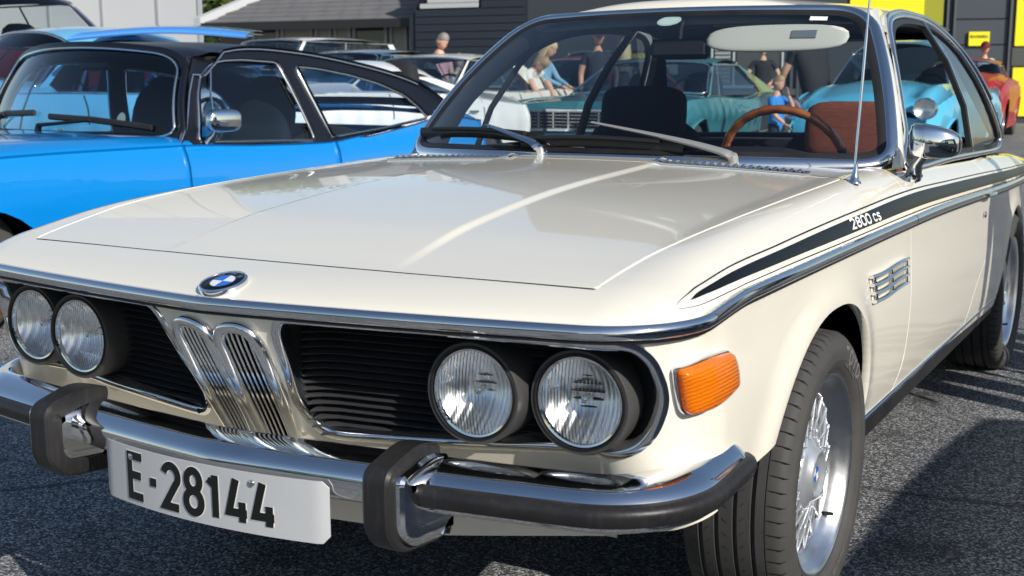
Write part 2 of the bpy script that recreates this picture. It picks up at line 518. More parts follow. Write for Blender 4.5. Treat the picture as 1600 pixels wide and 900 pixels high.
# ---------------------------------------------------------------- stroke lettering
def arc(cx, cy, rx, ry, a0, a1, n=14):
    return [(cx + rx * math.cos(R(a0 + (a1 - a0) * k / n)), cy + ry * math.sin(R(a0 + (a1 - a0) * k / n))) for k in range(n + 1)]
GLYPH = {  # box 0..1 wide, 0..2 high, closed flag per stroke
 'E': [[(1, 2), (0, 2), (0, 0), (1, 0)], [(.12, 1.05), (.88, 1.05)]],
 '-': [[(.1, .95), (.9, .95)]],
 '2': [arc(.5, 1.5, .5, .5, 165, -25) + [(.82, 1.12), (0, 0), (1, 0)]],
 '8': [arc(.5, 1.53, .42, .47, -90, 270, 26), arc(.5, .52, .5, .52, -90, 270, 26)],
 '1': [[(.62, 2), (.62, 0)], [(.0, 1.52), (.36, 1.80)]],
 '4': [[(.45, 2), (0, .42), (1.05, .42)], [(.78, .95), (.78, .52)], [(.78, .32), (.78, 0)]],
 '0': [arc(.5, 1.45, .5, .55, 0, 180) + arc(.5, .55, .5, .55, 180, 360) + [(1, 1.45)]],
 'C': [arc(.5, 1.45, .5, .55, 10, 180) + arc(.5, .55, .5, .55, 180, 350)],
 'S': [arc(.5, 1.5, .48, .5, 15, 190, 14) + arc(.5, .5, .5, .52, 20, -165, 14)],
 'B': [[(0, 1.02), (0, 2)] + arc(.5, 1.53, .5, .47, 90, -90, 10) + [(0.1, 1.05)], [(0.1, 1.0)] + arc(.5, .5, .55, .5, 80, -90, 10) + [(0, 0), (0, .98)]],
 'M': [[(0, 0), (0, 2), (.5, .8), (1, 2), (1, 0)]],
 'W': [[(0, 2), (.25, 0), (.5, 1.4), (.75, 0), (1, 2)]],
 'D': [[(0, 2), (0, 0)] + arc(.4, 1, .6, 1, -90, 90, 10) + [(0, 2)]],
 'T': [[(0, 2), (1, 2)], [(.5, 1.86), (.5, 0)]],
 'O': [arc(.5, 1, .5, 1, 0, 360, 24)],
 'Y': [[(0, 2), (.5, 1.05), (1, 2)], [(.5, .92), (.5, 0)]],
 'R': [[(0, 0), (0, 2)] + arc(.5, 1.5, .5, .5, 90, -90, 10) + [(0.12, 1.0)], [(.5, .94), (1, 0)]],
 'A': [[(0, 0), (.5, 2), (1, 0)], [(.27, .68), (.73, .68)]],
 'I': [[(.5, 0), (.5, 2)]],
 'H': [[(0, 0), (0, 2)], [(1, 0), (1, 2)], [(.08, 1), (.92, 1)]],
 'N': [[(0, 0), (0, 2), (1, 0), (1, 2)]],
 'L': [[(0, 2), (0, 0), (1, 0)]],
 'K': [[(0, 0), (0, 2)], [(1, 2), (.1, 1), (1, 0)]],
 'V': [[(0, 2), (.5, 0), (1, 2)]],
 'U': [[(0, 2), (0, .5)] + arc(.5, .5, .5, .5, 180, 360, 8) + [(1, 2)]],
}
def ribbon(pts, w):
    P = [np.array(p, float) for p in pts]
    Q = [P[0]]
    for p in P[1:]:
        if np.linalg.norm(p - Q[-1]) > 1e-6: Q.append(p)
    P = Q; n = len(P); closed = np.linalg.norm(P[0] - P[-1]) < 1e-4
    if closed: P = P[:-1]; n -= 1
    L = []; Rr = []
    for i in range(n):
        a = P[(i - 1) % n] if (closed or i > 0) else None
        b = P[(i + 1) % n] if (closed or i < n - 1) else None
        d1 = (P[i] - a) / np.linalg.norm(P[i] - a) if a is not None else None
        d2 = (b - P[i]) / np.linalg.norm(b - P[i]) if b is not None else None
        if d1 is None: d1 = d2
        if d2 is None: d2 = d1
        t = d1 + d2
        if np.linalg.norm(t) < 1e-6: t = d1
        t /= np.linalg.norm(t); m = np.array([-t[1], t[0]])
        k = w / 2 / max(.35, float(m @ np.array([-d1[1], d1[0]])))
        L.append(P[i] + m * k); Rr.append(P[i] - m * k)
    F = []
    for i in range(n if closed else n - 1):
        j = (i + 1) % n
        F.append((i, j, n + j, n + i))
    return L + Rr, F
def lettering(mb, text, x0, y0, cw, chh, gap, w, mapf, sub=3):
    """text in 2D plane coordinates mapped through mapf(x,y)->xyz"""
    x = x0
    for c in text:
        if c == ' ': x += cw * .6; continue
        cwid = cw * (.75 if c in '-' else 1.0) * (.72 if c in '1I' else 1)
        for st in GLYPH[c]:
            pts = [(x + p[0] * cwid, y0 + p[1] * chh / 2) for p in st]
            V, F = ribbon(pts, w)
            mb.add([mapf(v[0], v[1]) for v in V], F)
        x += cwid + gap
    return x

# ================================================================= THE CREAM COUPE
coupe = thing("classic_coupe", "cream white seventies two-door coupe with black side stripe, filling the foreground", "car")
PAINT = M['cream']
def t_of_y(y): return float(np.interp(y, BP[30:, 1], BT[30:]))
def t_of_x(x): return float(np.interp(x, BP[:60, 0], BT[:60]))
hs = smooth_tab([.06, .25, .37, .74, 1.35], [.652, .668, .684, .708, .716])
def hfront(x): return .086 + .012 * (x / .65) ** 2
G = .0032
# --- bonnet
def hood_poly(g):
    P = []
    for x in np.linspace(-.652 + g, .652 - g, 40): P.append((x, hfront(x) + g))
    for y in np.linspace(.11, 1.296, 50): P.append((hs(y) - g, y))
    for x in np.linspace(.716 - g, -.716 + g, 30)[0:]: P.append((x, 1.302 - g))
    for y in np.linspace(1.296, .11, 50): P.append((-(hs(y) - g), y))
    return P
HP = hood_poly(G)
hood = patch("bonnet", Up, HP, [], .022, PAINT, coupe, skirt=.024,
             extra=[(s * (np.interp(y, [0, 1.5], [.265, .215]) + d), y) for s in (-1, 1) for y in np.arange(.12, 1.29, .012) for d in (-.006, .003, .009, .015, .024)])
# black strips standing in for the shade in the bonnet gap
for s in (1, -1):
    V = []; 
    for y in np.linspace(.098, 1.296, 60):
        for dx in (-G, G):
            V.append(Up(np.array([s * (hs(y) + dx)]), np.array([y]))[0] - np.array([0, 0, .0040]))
    mesh("bonnet_gap_shade", V, [(2 * i, 2 * i + 1, 2 * i + 3, 2 * i + 2) for i in range(59)], M['trimblack'], coupe, False)
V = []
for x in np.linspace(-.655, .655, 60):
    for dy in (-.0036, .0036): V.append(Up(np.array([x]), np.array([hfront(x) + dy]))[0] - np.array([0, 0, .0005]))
mesh("bonnet_gap_shade", V, [(2 * i, 2 * i + 1, 2 * i + 3, 2 * i + 2) for i in range(59)], M['trimblack'], coupe, False)  # shade of the front gap, put in as a black strip
# --- nose top
def mcont(t0, t1, step, c=1.0):
    t = np.arange(t0, t1, step).tolist() + [t1]
    x, y, nx, ny = belt(np.array(t))
    d = RC * (1 - c)
    return list(zip((x - nx * d).tolist(), (y - ny * d).tolist()))
EXTRA = []
for deg in (4, 9, 15, 22, 30, 40, 52, 66):
    EXTRA += mcont(-4.2, 4.2, .014, math.cos(R(deg)))
tN = t_of_x(.66)
P = mcont(-tN, tN, .012)
P += [(.652, hfront(.652) - G)] + [(x, hfront(x) - G) for x in np.linspace(.64, -.64, 40)] + [(-.652, hfront(.652) - G)]
patch("nose_panel", Up, P, [], .016, PAINT, coupe, skirt=.024, extra=EXTRA)
tD = t_of_y(1.578)
def mir(P): return [(-p[0], p[1]) for p in P]
fenders = {}
for s in (1, -1):
    P = mcont(tN, tD, .012) + [(.757, 1.578), (.757, 1.70), (.728, 1.70), (.7, 1.60), (.716 + G, 1.302)]
    P += [(hs(y) + G, y) for y in np.linspace(1.29, .11, 60)] + [(.652, hfront(.652) - G)]
    if s < 0: P = mir(P)
    fenders[s] = patch("front_wing", Up, P, [], .016, PAINT, coupe, skirt=.024, extra=EXTRA)
# --- cowl
def wsbase(x): ax = abs(x); return 1.40 + .26 * ax ** 2.3 + .07 * max(0, ax - .66)
P = [(x, 1.302 + G) for x in np.linspace(-.716, .716, 20)] + [(.702, 1.62)] + [(x, wsbase(x) + .035) for x in np.linspace(.70, -.70, 30)] + [(-.702, 1.62)]
patch("cowl_panel", Up, P, [], .022, PAINT, coupe, skirt=.01)
# --- lower front and wings
def t_of_yv(y): return np.interp(y, BP[30:, 1], BT[30:])
def arch_pts(n=44):
    out = []
    for k in range(n + 1):
        a = math.pi * k / n
        c, s = math.cos(a), math.sin(a)
        aa, nn = (.325, 2.6) if c > 0 else (.43, 2.0)
        y = .872 + aa * math.copysign(abs(c) ** (2 / nn), c); z = .31 + .368 * abs(s) ** (2 / nn)
        out.append((float(t_of_yv(y)), float(zb_f(y)) - z))
    return out
TF = 1.0
KO = [(.0, .046), (.010, .036), (.028, .028), (.068, .024), (.090, .034), (.1035, .060), (.107, .10), (.107, .16), (.104, .22), (.099, .268), (.082, .292), (.055, .296), (.034, .294), (.022, .288), (.014, .284), (0, .282)]
kid_hole = [(p[0], p[1]) for p in KO] + [(-p[0], p[1]) for p in KO[::-1][1:-1]]
GR = [(.152, .017), (.47, .016), (.70, .020), (.765, .022), (.80, .048), (.828, .095), (.836, .125), (.826, .168), (.803, .196), (.765, .210), (.60, .219), (.45, .232), (.20, .247), (.165, .246), (.138, .228), (.120, .185), (.130, .120), (.136, .040)]
GRr = round_poly(GR, [.012, .02, .02, .02, .02, .02, .02, .02, .02, .02, .05, .05, .02, .02, .02, .03, .05, .012], 5)
P = [(t, 0.0) for t in np.linspace(-TF, TF, 90)] + [(TF, .33), (.875, .336), (.62, .395), (.37, .43), (0, .435), (-.37, .43), (-.62, .395), (-.875, .336), (-TF, .33)]
# kidney hole slightly inside its frame
kh = [(p[0] * .96, .15 + (p[1] - .15) * .97) for p in kid_hole]
patch("front_panel", Low, P, [kh, GRr, mir(GRr)], .013, PAINT, coupe, flip=1, skirt=.02)
td = [(2.333, 0.0), (2.350, .06), (2.362, .16), (2.362, .28), (2.335, .38), (2.262, .445)]
for s in (1, -1):
    ap = arch_pts()
    P = [(t, 0.0) for t in np.linspace(TF, td[0][0] - G, 60)] + [(p[0] - G, p[1]) for p in smooth_path(td, 4)] + [(ap[0][0] + .02, .445)] + [q for q in ap if not (q[0] < 1.5 and q[1] > .325)] + [(1.10, .33), (TF, .33)]
    if s < 0: P = mir(P)
    patch("front_wing_side", Low, P, [], .016, PAINT, coupe, skirt=.018)
# --- doors
tr = [(3.520, 0), (3.585, .08), (3.60, .16), (3.55, .22), (3.45, .27), (3.36, .33), (3.24, .445)]
tdv = t_of_y(1.578); trv = t_of_y(2.765)
for s in (1, -1):
    P = [(t, 0.0) for t in np.linspace(td[0][0] + G, tr[0][0] - G, 60)] + [(p[0] - G, p[1]) for p in smooth_path(tr, 4)] + [(p[0] + G, p[1]) for p in smooth_path(td, 4)[::-1]]
    if s < 0: P = mir(P)
    patch("door", Low, P, [], .022, PAINT, coupe, skirt=.018)
    P = mcont(tdv + G, trv - G, .02) + [(.757, 2.765 - G), (.757, 1.578 + G)]
    if s < 0: P = mir(P)
    patch("door_shoulder", Up, P, [], .016, PAINT, coupe, skirt=.012, extra=EXTRA)
    # rear quarter
    rp = []
    for k in range(31):
        a = math.pi * k / 30
        rp.append((float(t_of_yv(3.50 + .36 * math.cos(a))), float(zb_f(3.5)) - (.31 + .345 * math.sin(a))))
    P = [(t, 0.0) for t in np.linspace(tr[0][0] + G, BT[-1] - .01, 60)] + [(BT[-1] - .01, .40), (rp[0][0] + .05, .42)] + rp + [(rp[-1][0] - .02, .445)] + [(p[0] + G, p[1]) for p in smooth_path(tr, 4)[::-1]]
    if s < 0: P = mir(P)
    patch("rear_quarter", Low, P, [], .022, PAINT, coupe, skirt=.018)
    P = mcont(trv + G, BT[-1] - .01, .02) + [(.0, 4.49), (0, 4.05), (.60, 3.95), (.715, 3.75), (.735, 3.35), (.757, 2.765 + G)]
    if s < 0: P = mir(P)
    patch("rear_deck", Up, P, [], .022, PAINT, coupe, skirt=.012, extra=EXTRA)
patch("bonnet_light_block", lambda x, y: Up(x, y) - np.array([0, 0, .045]), [(-.70, .10), (.70, .10), (.74, .6), (.74, 1.34), (-.74, 1.34), (-.74, .6)], [], .08, M['dark'], coupe, skirt=0)  # dark sheet added under the bonnet to keep light out of its gaps
# --- dark underbody, wheel wells and bulkheads
mb = MB()
mb.box((0, 2.45, .36), (1.24, 3.7, .20))
mb.box((0, .95, .56), (1.0, 1.35, .36))
mb.box((0, 1.0, .62), (1.28, .9, .20))
mb.box((0, 2.2, .30), (1.54, 1.75, .06))
mb.build("underbody", M['dark'], coupe, smooth=False)
for s in (1, -1):
    for yc, r in ((YW, .40), (3.50, .39)):
        mb = MB()
        mb.lathe([(-.30, r), (0, r)], axis_matrix((s * .80, yc, .30), (s, 0, 0), (0, 0, 1)), 32, R(-62), R(62))
        mb.lathe([(-.30, .0), (-.30, r)], axis_matrix((s * .80, yc, .30), (s, 0, 0), (0, 0, 1)), 32, R(-62), R(62))
        mb.build("wheel_well", M['dark'], coupe, smooth=False)

# --- strips following the belt
def belt_frames(t0, t1, n, h=0.0, low=True):
    fr = []
    for t in np.linspace(t0, t1, n):
        x, y, nx, ny = belt(np.array(t))
        z = float(zb_f(y)) - h
        fr.append(((float(x), float(y), z), (float(nx), float(ny), 0), (0, 0, 1)))
    return fr
TRIM = [(-.004, .0125), (.006, .0130), (.0115, .0085), (.0135, .002), (.0125, -.0055), (.008, -.0105), (.002, -.0125), (-.004, -.0125)]
for s, name in ((1, 'a'),):
    mb = MB()
    mb.sweep(belt_frames(-tD, tD - .002, 420), TRIM)
    mb.build("belt_trim", M['chrome'], coupe, 40)
for s in (1, -1):
    for a, b in ((tD + .003, trv - .002), (trv + .003, BT[-1] - .01)):
        mb = MB(); mb.sweep(belt_frames(s * a, s * b, 60), TRIM[::1] if s > 0 else TRIM); mb.build("belt_trim", M['chrome'], coupe, 40)
# black line below the trim
mb = MB(); mb.sweep(belt_frames(-BT[-1] + .02, BT[-1] - .02, 500), [(-.003, -.0125), (.0052, -.0125), (.0048, -.0165), (-.003, -.0165)])
mb.build("trim_seal", M['trimblack'], coupe, 40)
# sill
for s in (1, -1):
    mb = MB(); fr = []
    for y in np.linspace(1.20, 3.15, 30): fr.append(((s * .796, y, .0), (s, 0, 0), (0, 0, 1)))
    mb.sweep(fr, [(-.05, .35), (.008, .352), (.010, .338), (.004, .334), (-.002, .285), (-.03, .275), (-.06, .275)])
    mb.build("sill_trim", M['rubber'], coupe, 30)
    mb = MB(); mb.sweep([((f[0][0] + s * .0105, f[0][1], .345), f[1], f[2]) for f in fr], [(-.001, .006), (.003, .004), (.003, -.003), (-.001, -.005)])
    mb.build("sill_bead", M['chrome_worn'], coupe, 30)

# --- side stripes
def stripe(name, pts_top, pts_low, mt, s, off=.0009, n=90):
    ft = smooth_tab([p[0] for p in pts_top], [p[1] for p in pts_top]); fl = smooth_tab([p[0] for p in pts_low], [p[1] for p in pts_low])
    t0 = max(pts_top[0][0], pts_low[0][0]); t1 = min(pts_top[-1][0], pts_low[-1][0])
    V = []; F = []; N = []
    tt = t0 + (t1 - t0) * np.linspace(0, 1, n) ** 1.35
    K = 7
    A, B = ft(tt), fl(tt)
    for k in range(K):
        th = A + (B - A) * k / (K - 1)
        P = Wst(tt, th); NN = num_normal(lambda a, b: Wst(a, b), tt, th, 1, 4e-4)
        NN = np.where((NN[:, 0:1] < 0), -NN, NN)
        P = P + NN * off
        V.append(P); N.append(NN)
    V = np.stack(V, 1).reshape(-1, 3); N = np.stack(N, 1).reshape(-1, 3)
    for i in range(n - 1):
        for k in range(K - 1):
            F.append((i * K + k, (i + 1) * K + k, (i + 1) * K + k + 1, i * K + k + 1))
    if s < 0: V = V * [-1, 1, 1]; N = N * [-1, 1, 1]; F = [f[::-1] for f in F]
    f = F[len(F) // 2]; fn = np.cross(V[f[1]] - V[f[0]], V[f[2]] - V[f[0]])
    if fn @ N[f[0]] < 0: F = [f[::-1] for f in F]
    return mesh(name, V, F, mt, coupe, True, normals=N)
TOPL = [(.850, .53), (.868, .655), (.905, .725), (.94, .742), (.98, .722), (1.145, .668), (1.34, .625), (1.78, .618), (2.32, .606), (3.1, .60), (4.7, .55)]
LOWL = [(.850, .53), (.858, .50), (.90, .425), (.98, .315), (1.073, .235), (1.348, .190), (1.744, .150), (2.3, .135), (3.0, .125), (4.7, .12)]
def shift(L, d, t0=None):
    out = [(t, th + d) for t, th in L]
    return out
for s in (1, -1):
    stripe("pinstripe", TOPL, [(t, th - (.028 if i > 2 else .028 * i / 3)) for i, (t, th) in enumerate(TOPL)], M['stripe'], s, n=160)
    stripe("pinstripe", [(t, th + (.022 if i > 2 else .022 * i / 3)) for i, (t, th) in enumerate(LOWL)], LOWL, M['stripe'], s, n=160)
    stripe("side_stripe", [(.895, .60), (.93, .64), (1.00, .605), (1.114, .56), (1.416, .515), (1.8, .515), (2.35, .515), (3.05, .51), (4.7, .47)],
           [(.895, .60), (.93, .55), (1.00, .45), (1.089, .37), (1.36, .30), (1.753, .255), (2.29, .235), (2.98, .22), (4.7, .20)], M['stripe'], s, n=160)
# tip of the pinstripe loop
# lettering on the stripe (metres along the belt, metres up the shoulder)
def on_stripe(x, y, off=.0016):
    t = np.array([1.775 + x]); th = np.array([.325 + y / .026 * .175 - .21 * x])
    P = Wst(t, th)[0]; Nn = num_normal(Wst, t, th, 1, 4e-4)[0]
    if Nn[0] < 0: Nn = -Nn
    return tuple(P + Nn * off)
x = 0
for c in "2800":
    mb = MB(); x = lettering(mb, c, x, 0, .030, .026, .011, .0062, on_stripe); mb.build("model_numeral", M['white'], coupe, smooth=False)
x += .016
for c in "CS":
    mb = MB(); x = lettering(mb, c, x, .001, .024, .019, .010, .0055, on_stripe); mb.build("model_letter", M['white'], coupe, smooth=False)

# --- badge
bc = Up(np.array([0.]), np.array([-.038]))[0]; bn = num_normal(Up, np.array([0.0]), np.array([-.038]))[0]
BMt = axis_matrix(bc + bn * .006, bn, (1, 0, 0))
badge = MB().lathe([(-.012, .0435), (.001, .0432), (.0035, .041), (.0035, .0385), (.002, .0378)], BMt, 56).build("badge", M['chrome'], coupe)
MB().lathe([(.0022, .0), (.0026, .037), (.002, .0379)][::1], BMt, 56).build("badge_disc", M['stripe'], badge)
mb = MB().lathe([(.0030, .0218), (.0030, .0234)], BMt, 48); mb.build("badge_ring", M['chrome'], badge)
M['badge_blue'] = mat("badge_blue", (.0, .13, .62), .2, coat=1)
M['badge_white'] = mat("badge_white", (.82, .83, .84), .2, coat=1)
for q in range(4):
    mb = MB().lathe([(.0031, .0), (.0031, .0218)], BMt, 12, R(90 * q), R(90 * q + 90))
    mb.build("badge_quarter", M['badge_blue'] if q % 2 else M['badge_white'], badge, smooth=False)
for ch, ang in (("B", 135), ("M", 90), ("W", 45)):
    mb = MB(); a = R(ang); ca, sa = math.cos(a), math.sin(a)
    lettering(mb, ch, -.0042, -.0045, .0084, .0095, 0, .0021, lambda u, v: tuple(BMt @ Vector(((.0305 + v) * ca + u * sa, (.0305 + v) * sa - u * ca, .0034))))
    mb.build("badge_letter", M['chrome'], badge, smooth=False)
# ---------------------------------------------------------------- kidney grille
def LowN(t, h):
    t = np.atleast_1d(np.array(t, float)); h = np.atleast_1d(np.array(h, float))
    N = num_normal(Low, t, h, 1)
    N = np.where((N[:, 1:2] * -1 + np.abs(N[:, 0:1]) * 0) < 0, -N, N) if abs(t[0]) < 1.0 else np.where((N[:, 0:1] * np.sign(t[0])) < 0, -N, N)
    return N
def Lp(t, h, off=0.0):
    P = Low(np.array([t]), np.array([h]))[0]
    if off:
        P = P + LowN(t, h)[0] * off
    return P
M['kidney'] = mat('kidney_chrome', (.90, .90, .90), .13, 1.0)
def kid_off(h): return .010 + .004 * sstep(.0, .28, h)
def ring_sweep(path, prof, offf=lambda t, h: 0.0, closed=True, scale=1.0):
    """sweep a profile (across, out) round a closed path given in chart coordinates"""
    n = len(path); V = []; F = []; m = len(prof)
    P3 = [Vector(Lp(p[0], p[1], offf(p[0], p[1]))) for p in path]
    NN = [Vector(LowN(p[0], p[1])[0]) for p in path]
    for i in range(n):
        tg = (P3[(i + 1) % n] - P3[(i - 1) % n]).normalized()
        nn = (NN[i] - tg * NN[i].dot(tg)).normalized(); ac = tg.cross(nn)
        for a, b in prof: V.append(P3[i] + ac * a * scale + nn * b * scale)
    for i in range(n):
        j = (i + 1) % n
        for k in range(m):
            k2 = (k + 1) % m
            F.append((i * m + k, j * m + k, j * m + k2, i * m + k2))
    return V, F
kidney = thing_part = mesh("kidney_grille", [], [], M['chrome'], coupe)
bpy.data.objects.remove(kidney)
def kidney_path(s):
    A = [(.014, .062), (.028, .042), (.058, .036), (.083, .044), (.0955, .070), (.0985, .12), (.0975, .18), (.0945, .235), (.087, .272), (.066, .287), (.040, .286), (.020, .272), (.0105, .22), (.0098, .15), (.0100, .09)]
    A = smooth_path(A, 5, closed=True)
    return [(s * p[0], p[1]) for p in (A if s > 0 else A[::-1])]
KPROF = [(-.0105, -.024), (-.0115, -.004), (-.0090, .002), (-.004, .0050), (.004, .0050), (.0090, .002), (.0115, -.004), (.0105, -.024)]
for s in (1, -1):
    kp = kidney_path(s)
    V, F = ring_sweep(kp, KPROF, lambda t, h: kid_off(h))
    mb = MB(); mb.add(V, F)
    ko = mb.build("kidney_frame", M['kidney'], coupe, 50)
    # wall between frame and nose
    V, F = ring_sweep(kp, [(-.0075, -.06), (-.0085, -.015), (.0085, -.015), (.0075, -.06)], lambda t, h: kid_off(h))
    # slats: thin vertical chrome blades
    ky = np.array(kp)
    def hspan(x):
        hsx = []
        n = len(ky)
        for i in range(n):
            x1, h1 = ky[i]; x2, h2 = ky[(i + 1) % n]
            if (x1 - x) * (x2 - x) <= 0 and x1 != x2: hsx.append(h1 + (h2 - h1) * (x - x1) / (x2 - x1))
        return (min(hsx), max(hsx)) if len(hsx) >= 2 else None
    for k in range(7):
        xx = s * (.0205 + .0112 * k)
        sp = hspan(xx)
        if not sp: continue
        h0, h1 = sp[0] + .001, sp[1] - .001
        mb = MB(); fr = []
        for hh in np.linspace(h0, h1, 14):
            o = Lp(xx, hh, kid_off(hh) - .006)
            nn = LowN(xx, hh)[0]
            fr.append((o, (1, 0, 0), tuple(nn)))
        mb.sweep(fr, [(-.0020, -.016), (-.0036, -.004), (-.0028, .0006), (0, .0022), (.0028, .0006), (.0036, -.004), (.0020, -.016)])
        mb.build("kidney_slat", M['kidney'], ko, 40)
    V = [Lp(s * a, h, kid_off(h) - .028) for a in (.010, .098) for h in np.linspace(.045, .27, 8)]
    mesh("kidney_backing", V, [(i, i + 1, 9 + i, 8 + i) for i in range(7)], M['dark'], ko)
# cream valance edge below the kidney hole is part of the front panel; dark box behind the whole front
mb = MB()
mb.box((0, .20, .60), (1.50, .10, .36))
mb.build("radiator_bulkhead", M['dark'], coupe, smooth=False)

# ---------------------------------------------------------------- side grilles with lamps
FPROF = [(-.006, -.030), (-.0085, -.002), (-.006, .0035), (.001, .0055), (.008, .0040), (.0105, -.001), (.008, -.008)]
M['slat'] = mat("grille_slat_black", (.035, .035, .038), .30, bump=(120, .1, .001))
LAMPS = [(.464, .040, .641), (.641, .074, .641)]
M['lens'] = glass_mat("lamp_lens", (.97, .98, .98), .04)
M['reflector'] = mat("lamp_reflector", (.93, .94, .95), .30, 1.0)
def wave_bump(m, axis, scale, strength, dist, distortion=.6):
    nt = m.node_tree
    tc = nt.nodes.new("ShaderNodeTexCoord"); wv = nt.nodes.new("ShaderNodeTexWave"); wv.wave_type = 'BANDS'; wv.bands_direction = axis
    wv.inputs["Scale"].default_value = scale; wv.inputs["Distortion"].default_value = distortion; wv.inputs["Detail"].default_value = 1; wv.inputs["Detail Scale"].default_value = .5
    bp = nt.nodes.new("ShaderNodeBump"); bp.inputs["Strength"].default_value = strength; bp.inputs["Distance"].default_value = dist
    nt.links.new(tc.outputs["Object"], wv.inputs["Vector"]); nt.links.new(wv.outputs[0], bp.inputs["Height"])
    for nd in nt.nodes:
        if nd.type in ('BSDF_PRINCIPLED', 'BSDF_GLOSSY', 'LAYER_WEIGHT'): nt.links.new(bp.outputs[0], nd.inputs["Normal"])
wave_bump(M['lens'], 'X', 50, .8, .005, .25)
wave_bump(M['reflector'], 'X', 25, .22, .004, 1.2)
M['glassring'] = mat("lamp_glass_ring", (.60, .62, .62), .12, .7)
def lamp_set(s):
    for k, (lx, ly, lz) in enumerate(LAMPS):
        Mt = axis_matrix((s * lx, ly, lz), (s * .03, -1, .0), (0, 0, 1))   # local z = forwards
        ho = MB().lathe([(-.115, .088), (-.02, .0875), (.004, .0865), (.008, .0845), (.0075, .0795), (-.004, .0785), (-.010, .0745)], Mt, 64).build("headlight", M['housing'], coupe, 50)
        MB().lathe([(.0062, .0795), (.0095, .0785), (.0095, .0765), (.0060, .0755)], Mt, 64).build("lamp_rim", M['trimblack'], ho, 50)
        MB().lathe([(-.012, .0770), (.0025, .0762), (.0055, .0735), (.0045, .0700), (-.002, .0690)], Mt, 64).build("lamp_ring", M['chrome'], ho, 50)
        rp = [(-.050 * (1 - (r / .070) ** 2) - .004, r) for r in np.linspace(0, .070, 14)]
        MB().lathe(rp, Mt, 64).build("lamp_reflector", M['reflector'], ho, 60)
        lp = [(.006 + .010 * (1 - (r / .0695) ** 2) - .004, r) for r in np.linspace(0, .0695, 16)]
        lens = MB(); lens.lathe(lp, Mt, 64)
        lo = lens.build("lamp_lens", M['lens'], ho, 60)
        mbb = MB().lathe([(-.04, 0), (-.038, .006), (-.018, .008), (-.012, .006), (-.010, 0)], Mt, 16); mbb.build("lamp_bulb_cap", M['chrome'], ho)
for s in (1, -1):
    path = resample(GRr, .012)
    path = [(s * p[0], p[1]) for p in (path if s < 0 else path[::-1])]
    V, F = ring_sweep(path, FPROF)
    mb = MB(); mb.add(V, F)
    gf = mb.build("grille_frame", M['chrome'], coupe, 50)
    # dark inner wall
    P0 = [np.array(Lp(p[0], p[1], -.003)) for p in path]; V = []; F = []
    for p, q in zip(path, P0):
        x_, y_, nx, ny = belt(np.array(p[0])); d = .148 - (float(in_front(p[1])) if p[1] > .03 else .0); d = max(.02, min(d, .13))
        for k in (0, .5, 1): V.append(q - np.array([nx, ny, .0]) * d * k - np.array([0, 0, .006 * k * (1 if p[1] < .06 else 0)]))
    for i in range(len(path)):
        j = (i + 1) % len(path)
        for k in range(2): F.append((i * 3 + k, j * 3 + k, j * 3 + k + 1, i * 3 + k + 1))
    mesh("grille_recess", V, F, M['matblack'], gf, 50)
    # slats
    gp = np.array([(p[0], p[1]) for p in path])
    nsl = 17
    for k in range(nsl):
        hh = .026 + k * .0134
        xs_ = []
        n = len(gp)
        for i in range(n):
            x1, h1 = gp[i]; x2, h2 = gp[(i + 1) % n]
            if (h1 - hh) * (h2 - hh) <= 0 and h1 != h2: xs_.append(x1 + (x2 - x1) * (hh - h1) / (h2 - h1))
        if len(xs_) < 2: continue
        a, b2 = min(np.abs(xs_)), max(np.abs(xs_))
        mb = MB(); fr = []
        N0 = 22
        for i, t in enumerate(np.linspace(a + .002, b2 - .002, N0)):
            x_, y_, nx, ny = belt(np.array(s * t))
            o = Low(np.array([s * t]), np.array([.0]))[0] - np.array([nx, ny, 0]) * (.128 + .10 * hh) - np.array([0, 0, hh])
            # slats sink towards their inner end like louvres
            d = np.clip((t - a) / .045, 0, 1)
            o = o + np.array([nx, ny, 0]) * .03 * (1 - d)
            sc = 1.0
            fr.append((o, (float(nx) * sc, float(ny) * sc, 0), (0, 0, 1)))
        mb.sweep(fr, [(-.035, .006), (.012, -.001), (.0145, -.0025), (.012, -.0045), (-.035, .001)])
        mb.build("grille_slat", M['slat'], gf, 30)
    lamp_set(s)

# ---------------------------------------------------------------- turn signals
M['amber'] = mat("amber_plastic", (1.0, .27, .004), .08, trans=.45, ior=1.45, coat=.6)
nt = M['amber'].node_tree; b = nt.nodes["Principled BSDF"]
tc = nt.nodes.new("ShaderNodeTexCoord"); wv = nt.nodes.new("ShaderNodeTexWave"); wv.bands_direction = 'Z'; wv.wave_type = 'BANDS'
mp = nt.nodes.new("ShaderNodeMapping"); mp.inputs["Rotation"].default_value = (0, R(20), 0)
wv.inputs["Scale"].default_value = 52; wv.inputs["Distortion"].default_value = 2.2; wv.inputs["Detail Scale"].default_value = 2
bp = nt.nodes.new("ShaderNodeBump"); bp.inputs["Strength"].default_value = .45; bp.inputs["Distance"].default_value = .002
nt.links.new(tc.outputs["Object"], wv.inputs["Vector"]); nt.links.new(wv.outputs[0], bp.inputs["Height"]); nt.links.new(bp.outputs[0], b.inputs["Normal"])
nt.links.new(mp.outputs[0], wv.inputs["Vector"]); nt.links.new(tc.outputs["Object"], mp.inputs["Vector"])
M['amber_back'] = mat("amber_reflector", (1.0, .33, .03), .25, .6)
SIG = [(.836, .060), (.915, .056), (.996, .070), (1.018, .098), (1.026, .138), (.945, .150), (.866, .142), (.848, .10)]
